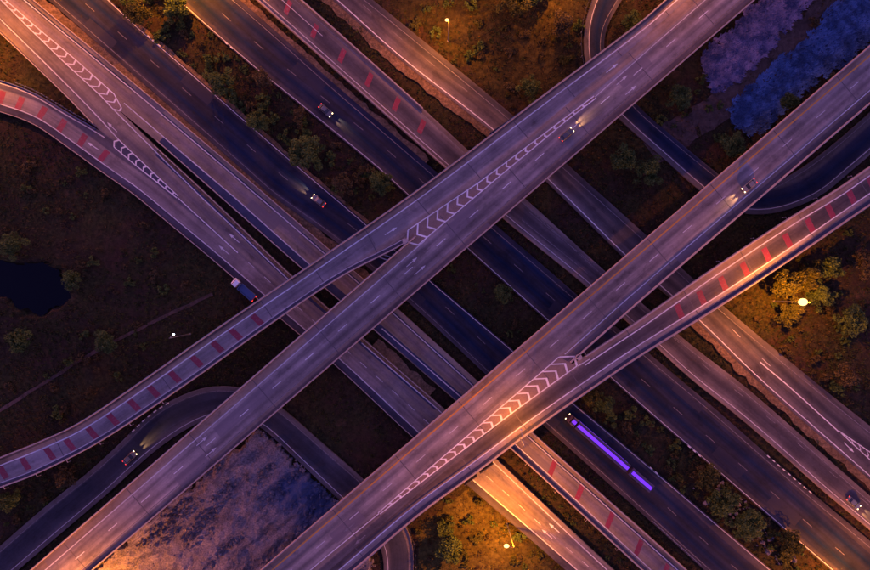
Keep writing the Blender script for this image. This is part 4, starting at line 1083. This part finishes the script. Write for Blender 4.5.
# ------------------------------------------------------------------ vehicles
def paint(name, c): 
    t = NT(name); t.b.inputs['Coat Weight'].default_value = .6; t.b.inputs['Coat Roughness'].default_value = .08
    f = t.noise(t.pos(), 3.0); return t.done(t.mix(f, tuple(x*.9 for x in c), c), .35, .5)
GLASS = plain('tinted_glass', (.012, .013, .018), .06, spec=.6)
TYRE = plain('tyre_rubber', (.018, .018, .02), .85)
RIM = plain('wheel_rim', (.35, .35, .37), .35, .8)
HEAD = emit('headlight_lens', (1.0, .74, .36), 1.5); HEADB = emit('xenon_lens', (.45, .6, 1.0), 10.0); TAIL = emit('tail_lens', (1.0, .03, .02), 1.0)
PURPLE = emit('purple_light_strip', (.13, .028, 1.0), .24)

def ring(x, hw, zb, zt, ch=.14):
    return [(x, -hw+ch*.4, zb), (x, hw-ch*.4, zb), (x, hw, zb+ch), (x, hw, zt-ch), (x, hw-ch, zt), (x, -hw+ch, zt), (x, -hw, zt-ch), (x, -hw, zb+ch)]
def wheel_meshes(r, w):
    mb = MB(); mb.rings([[(r*k*math.cos(2*math.pi*j/14), y, r+r*k*math.sin(2*math.pi*j/14)) for j in range(14)] for y, k in ((-w/2, .86), (-w/2*.8, 1), (w/2*.8, 1), (w/2, .86))])
    a = mb.mesh('tyre', TYRE)
    mb = MB(); mb.rings([[(r*.6*math.cos(2*math.pi*j/10), y, r+r*.6*math.sin(2*math.pi*j/10)) for j in range(10)] for y in (-w/2-.01, w/2+.01)])
    return a, mb.mesh('rim', RIM)
WH_CAR, WH_TRUCK = wheel_meshes(.32, .22), wheel_meshes(.5, .3)
def add_wheel(root, wm, x, y):
    w = obj('wheel', wm[0], root, (x, y, 0)); obj('rim', wm[1], w)
def headlamp_spots(root, x, ys, z, watts, col, reach=-8.0):
    for y in ys:
        ld = bpy.data.lights.new('headlight_beam', 'SPOT'); ld.energy = watts; ld.color = col; ld.spot_size = math.radians(24); ld.spot_blend = 1.0; ld.shadow_soft_size = .07
        o = bpy.data.objects.new('headlight_beam', ld); o.location = (x+.12, y, z); o.rotation_euler = (0, math.radians(-90-reach*-1), 0)
        o.rotation_euler = Vector((1, 0, math.tan(math.radians(reach)))).to_track_quat('-Z', 'Y').to_euler()
        COL.objects.link(o); o.parent = root
BEAM = 1900.0
def sedan_parts(root, mat, blue=False, pickup=False):
    mb = MB(); mb.rings([ring(*a) for a in ((-2.25, .70, .45, .82), (-2.12, .84, .32, .95), (-1.5, .90, .24, .98), (0, .90, .22, .94), (1.1, .90, .24, .92), (1.75, .87, .28, .84), (2.12, .78, .36, .72), (2.24, .66, .42, .62))])
    obj('body', mb.mesh('body', mat), root)
    mb = MB(); b = [(-1.78, .80), (1.05, .80)]; 
    mb.add([(-1.8, -.80, .93), (1.05, -.80, .90), (1.05, .80, .90), (-1.8, .80, .93), (-1.2, -.63, 1.42), (.22, -.63, 1.42), (.22, .63, 1.42), (-1.2, .63, 1.42)],
           [(3,2,1,0),(4,5,6,7),(0,1,5,4),(1,2,6,5),(2,3,7,6),(3,0,4,7)]); obj('window_glass', mb.mesh('window_glass', GLASS), root)
    mb = MB(); mb.rings([[(x, -hw, 1.40), (x, hw, 1.40), (x, hw-.06, z), (x, -hw+.06, z)] for x, hw, z in ((-1.24, .62, 1.43), (-1.0, .655, 1.475), (0, .655, 1.48), (.26, .62, 1.43))]); obj('roof', mb.mesh('roof', mat), root)
    for y in (-1, 1):
        mb = MB(); mb.box(1.0, 1.18, y*.98-.1, y*.98+.1, .92, 1.04); obj('mirror', mb.mesh('mirror', mat), root)
        for x in (-1.35, 1.35): add_wheel(root, WH_CAR, x, y*.82)
        mb = MB(); mb.box(2.05, 2.27, y*.62-.16, y*.62+.16, .56, .74); obj('headlight', mb.mesh('headlight', HEADB if blue else HEAD), root)
        mb = MB(); mb.box(-2.28, -2.1, y*.62-.16, y*.62+.16, .66, .86); obj('tail_light', mb.mesh('tail_light', TAIL), root)
    headlamp_spots(root, 2.27, (-.62, .62), .66, BEAM, (.45, .6, 1.0) if blue else (1.0, .52, .20))
def on(r, x, y, z, fwd):
    q = r.sat(x, y); d = r.dirn(q)*fwd; return P(x, y, z), math.atan2(d[1], d[0])
def car(r, x, y, z, fwd, col, label, blue=False):
    p, a = on(r, x, y, z, fwd)
    root = empty('car', p+np.array([0, 0, .012]), a, label=label, cat='car', group='cars driving with their headlights on')
    sedan_parts(root, paint('car_paint', col), blue)
car(R_3, 326, 111, ZG, 1, (.10, .10, .11), 'dark grey car beside the round median trees on the upper carriageway')
car(R_2, 319, 201, ZG, -1, (.14, .13, .13), 'grey car on the carriageway just above the upper overpass')
car(R_C, 748, 186, ZD, 1, (.16, .15, .14), 'grey brown car alone on the right part of the lower overpass')
car(R_B, 566, 135, ZD, 1, (.06, .06, .07), 'black car beside the chevrons on the upper overpass')
car(R_H, 131, 457, ZG, 1, (.15, .13, .10), 'dull beige car on the lower left loop road')
car(R_E, 852, 502, ZG, 1, (.10, .11, .13), 'blue grey car at the right edge on the patched asphalt road')

def lorry():
    p, a = on(R_2, 586.5, 432.5, ZG, -1)
    root = empty('lorry', p+np.array([0, 0, .012]), a, label='long lorry with two trailers and a glowing purple light band along its roof', cat='lorry')
    white, dark = paint('lorry_paint', (.05, .035, .09)), M['steel_dark']
    mb = MB(); mb.rings([ring(*v) for v in ((-15, 1.25, 1.1, 3.9, .08), (4.8, 1.25, 1.1, 3.9, .08))]); obj('trailer_box', mb.mesh('trailer_box', paint('trailer_paint', (.035, .025, .07))), root)
    mb = MB(); mb.rings([ring(*v) for v in ((-24.2, 1.25, 1.1, 3.9, .08), (-16.0, 1.25, 1.1, 3.9, .08))]); obj('rear_trailer_box', mb.mesh('rear_trailer_box', paint('trailer_paint', (.035, .025, .07))), root)
    mb = MB(); mb.box(-24.0, -14.85, -.4, .4, .65, 1.04); obj('drawbar', mb.mesh('drawbar', dark), root)
    mb = MB(); mb.box(-14.8, 7.4, -.5, .5, .65, 1.05); obj('chassis', mb.mesh('chassis', dark), root)
    mb = MB(); mb.rings([ring(*v) for v in ((5.2, 1.2, .7, 3.5, .12), (6.6, 1.22, .6, 3.5, .14), (7.5, 1.2, .55, 2.6, .18), (7.75, 1.12, .6, 1.6, .15))]); obj('cab', mb.mesh('cab', white), root)
    mb = MB(); mb.add([(6.75, -1.02, 3.40), (6.75, 1.02, 3.40), (7.56, 1.02, 2.45), (7.56, -1.02, 2.45)], [(0, 3, 2, 1)]); obj('windscreen', mb.mesh('windscreen', GLASS), root)
    for x0 in list(np.arange(-24.0, -16.6, 1.5))+list(np.arange(-14.9, 4.5, 1.5)):
        mb = MB(); mb.box(x0, x0+1.46, -.48, .48, 3.905, 3.96); obj('light_panel', mb.mesh('light_panel', PURPLE), root)
    mb = MB(); mb.box(5.3, 6.6, -.48, .48, 3.505, 3.56); obj('light_panel', mb.mesh('light_panel', PURPLE), root)
    for s in (-1, 1):
        mb = MB(); mb.box(-14.8, 4.6, s*1.26-.02, s*1.26+.02, 1.2, 1.35); obj('side_light_strip', mb.mesh('side_light_strip', PURPLE), root)
        for x in (-23.0, -21.7, -17.4, -13.6, -12.3, 3.4, 4.6, 6.6): add_wheel(root, WH_TRUCK, x, s*1.0)
        mb = MB(); mb.box(7.6, 7.85, s*.9-.18, s*.9+.18, .85, 1.1); obj('headlight', mb.mesh('headlight', HEAD), root)
        mb = MB(); mb.box(-24.28, -24.15, s*1.0-.18, s*1.0+.18, 1.15, 1.4); obj('tail_light', mb.mesh('tail_light', TAIL), root)
    headlamp_spots(root, 7.85, (-.9, .9), .98, BEAM*1.2, (1.0, .52, .20))
lorry()
def box_truck():
    p, a = on(R_0, 245, 289.5, ZR, -1)
    root = empty('truck', p+np.array([0, 0, .0]), a, label='parked truck with a white cab and dark blue bed beside the curved ramp', cat='truck')
    mb = MB(); mb.rings([ring(*v) for v in ((2.1, 1.0, .7, 2.3, .12), (3.3, 1.02, .6, 2.35, .14), (4.0, 1.0, .55, 1.7, .16), (4.15, .95, .6, 1.2, .12))]); obj('cab', mb.mesh('cab', paint('cab_white', (.75, .76, .80))), root)
    mb = MB(); mb.add([(3.4, -.86, 2.28), (3.4, .86, 2.28), (4.04, .86, 1.62), (4.04, -.86, 1.62)], [(0, 3, 2, 1)]); obj('windscreen', mb.mesh('windscreen', GLASS), root)
    mb = MB(); mb.box(-4.0, 3.6, -.45, .45, .55, .85); obj('chassis', mb.mesh('chassis', M['steel_dark']), root)
    bed = paint('bed_blue', (.05, .09, .22))
    mb = MB(); mb.box(-4.1, 1.5, -1.1, 1.1, .87, 1.0); obj('bed_floor', mb.mesh('bed_floor', bed), root)
    for s in (-1, 1):
        mb = MB(); mb.box(-4.1, 1.5, s*1.08-.05, s*1.08+.05, 1.0, 1.7); obj('bed_side', mb.mesh('bed_side', bed), root)
        for x in (-3.0, -1.9, 3.0): add_wheel(root, WH_TRUCK, x, s*.9)
        mb = MB(); mb.box(-4.2, -4.1, s*.85-.15, s*.85+.15, .9, 1.1); obj('tail_light', mb.mesh('tail_light', TAIL), root)
    mb = MB(); mb.box(1.4, 1.52, -1.02, 1.02, 1.0, 2.0); obj('headboard', mb.mesh('headboard', bed), root)
    mb = MB(); mb.box(-4.12, -4.02, -1.02, 1.02, 1.0, 1.6); obj('tailgate', mb.mesh('tailgate', paint('tailgate_red', (.4, .05, .06))), root)
box_truck()
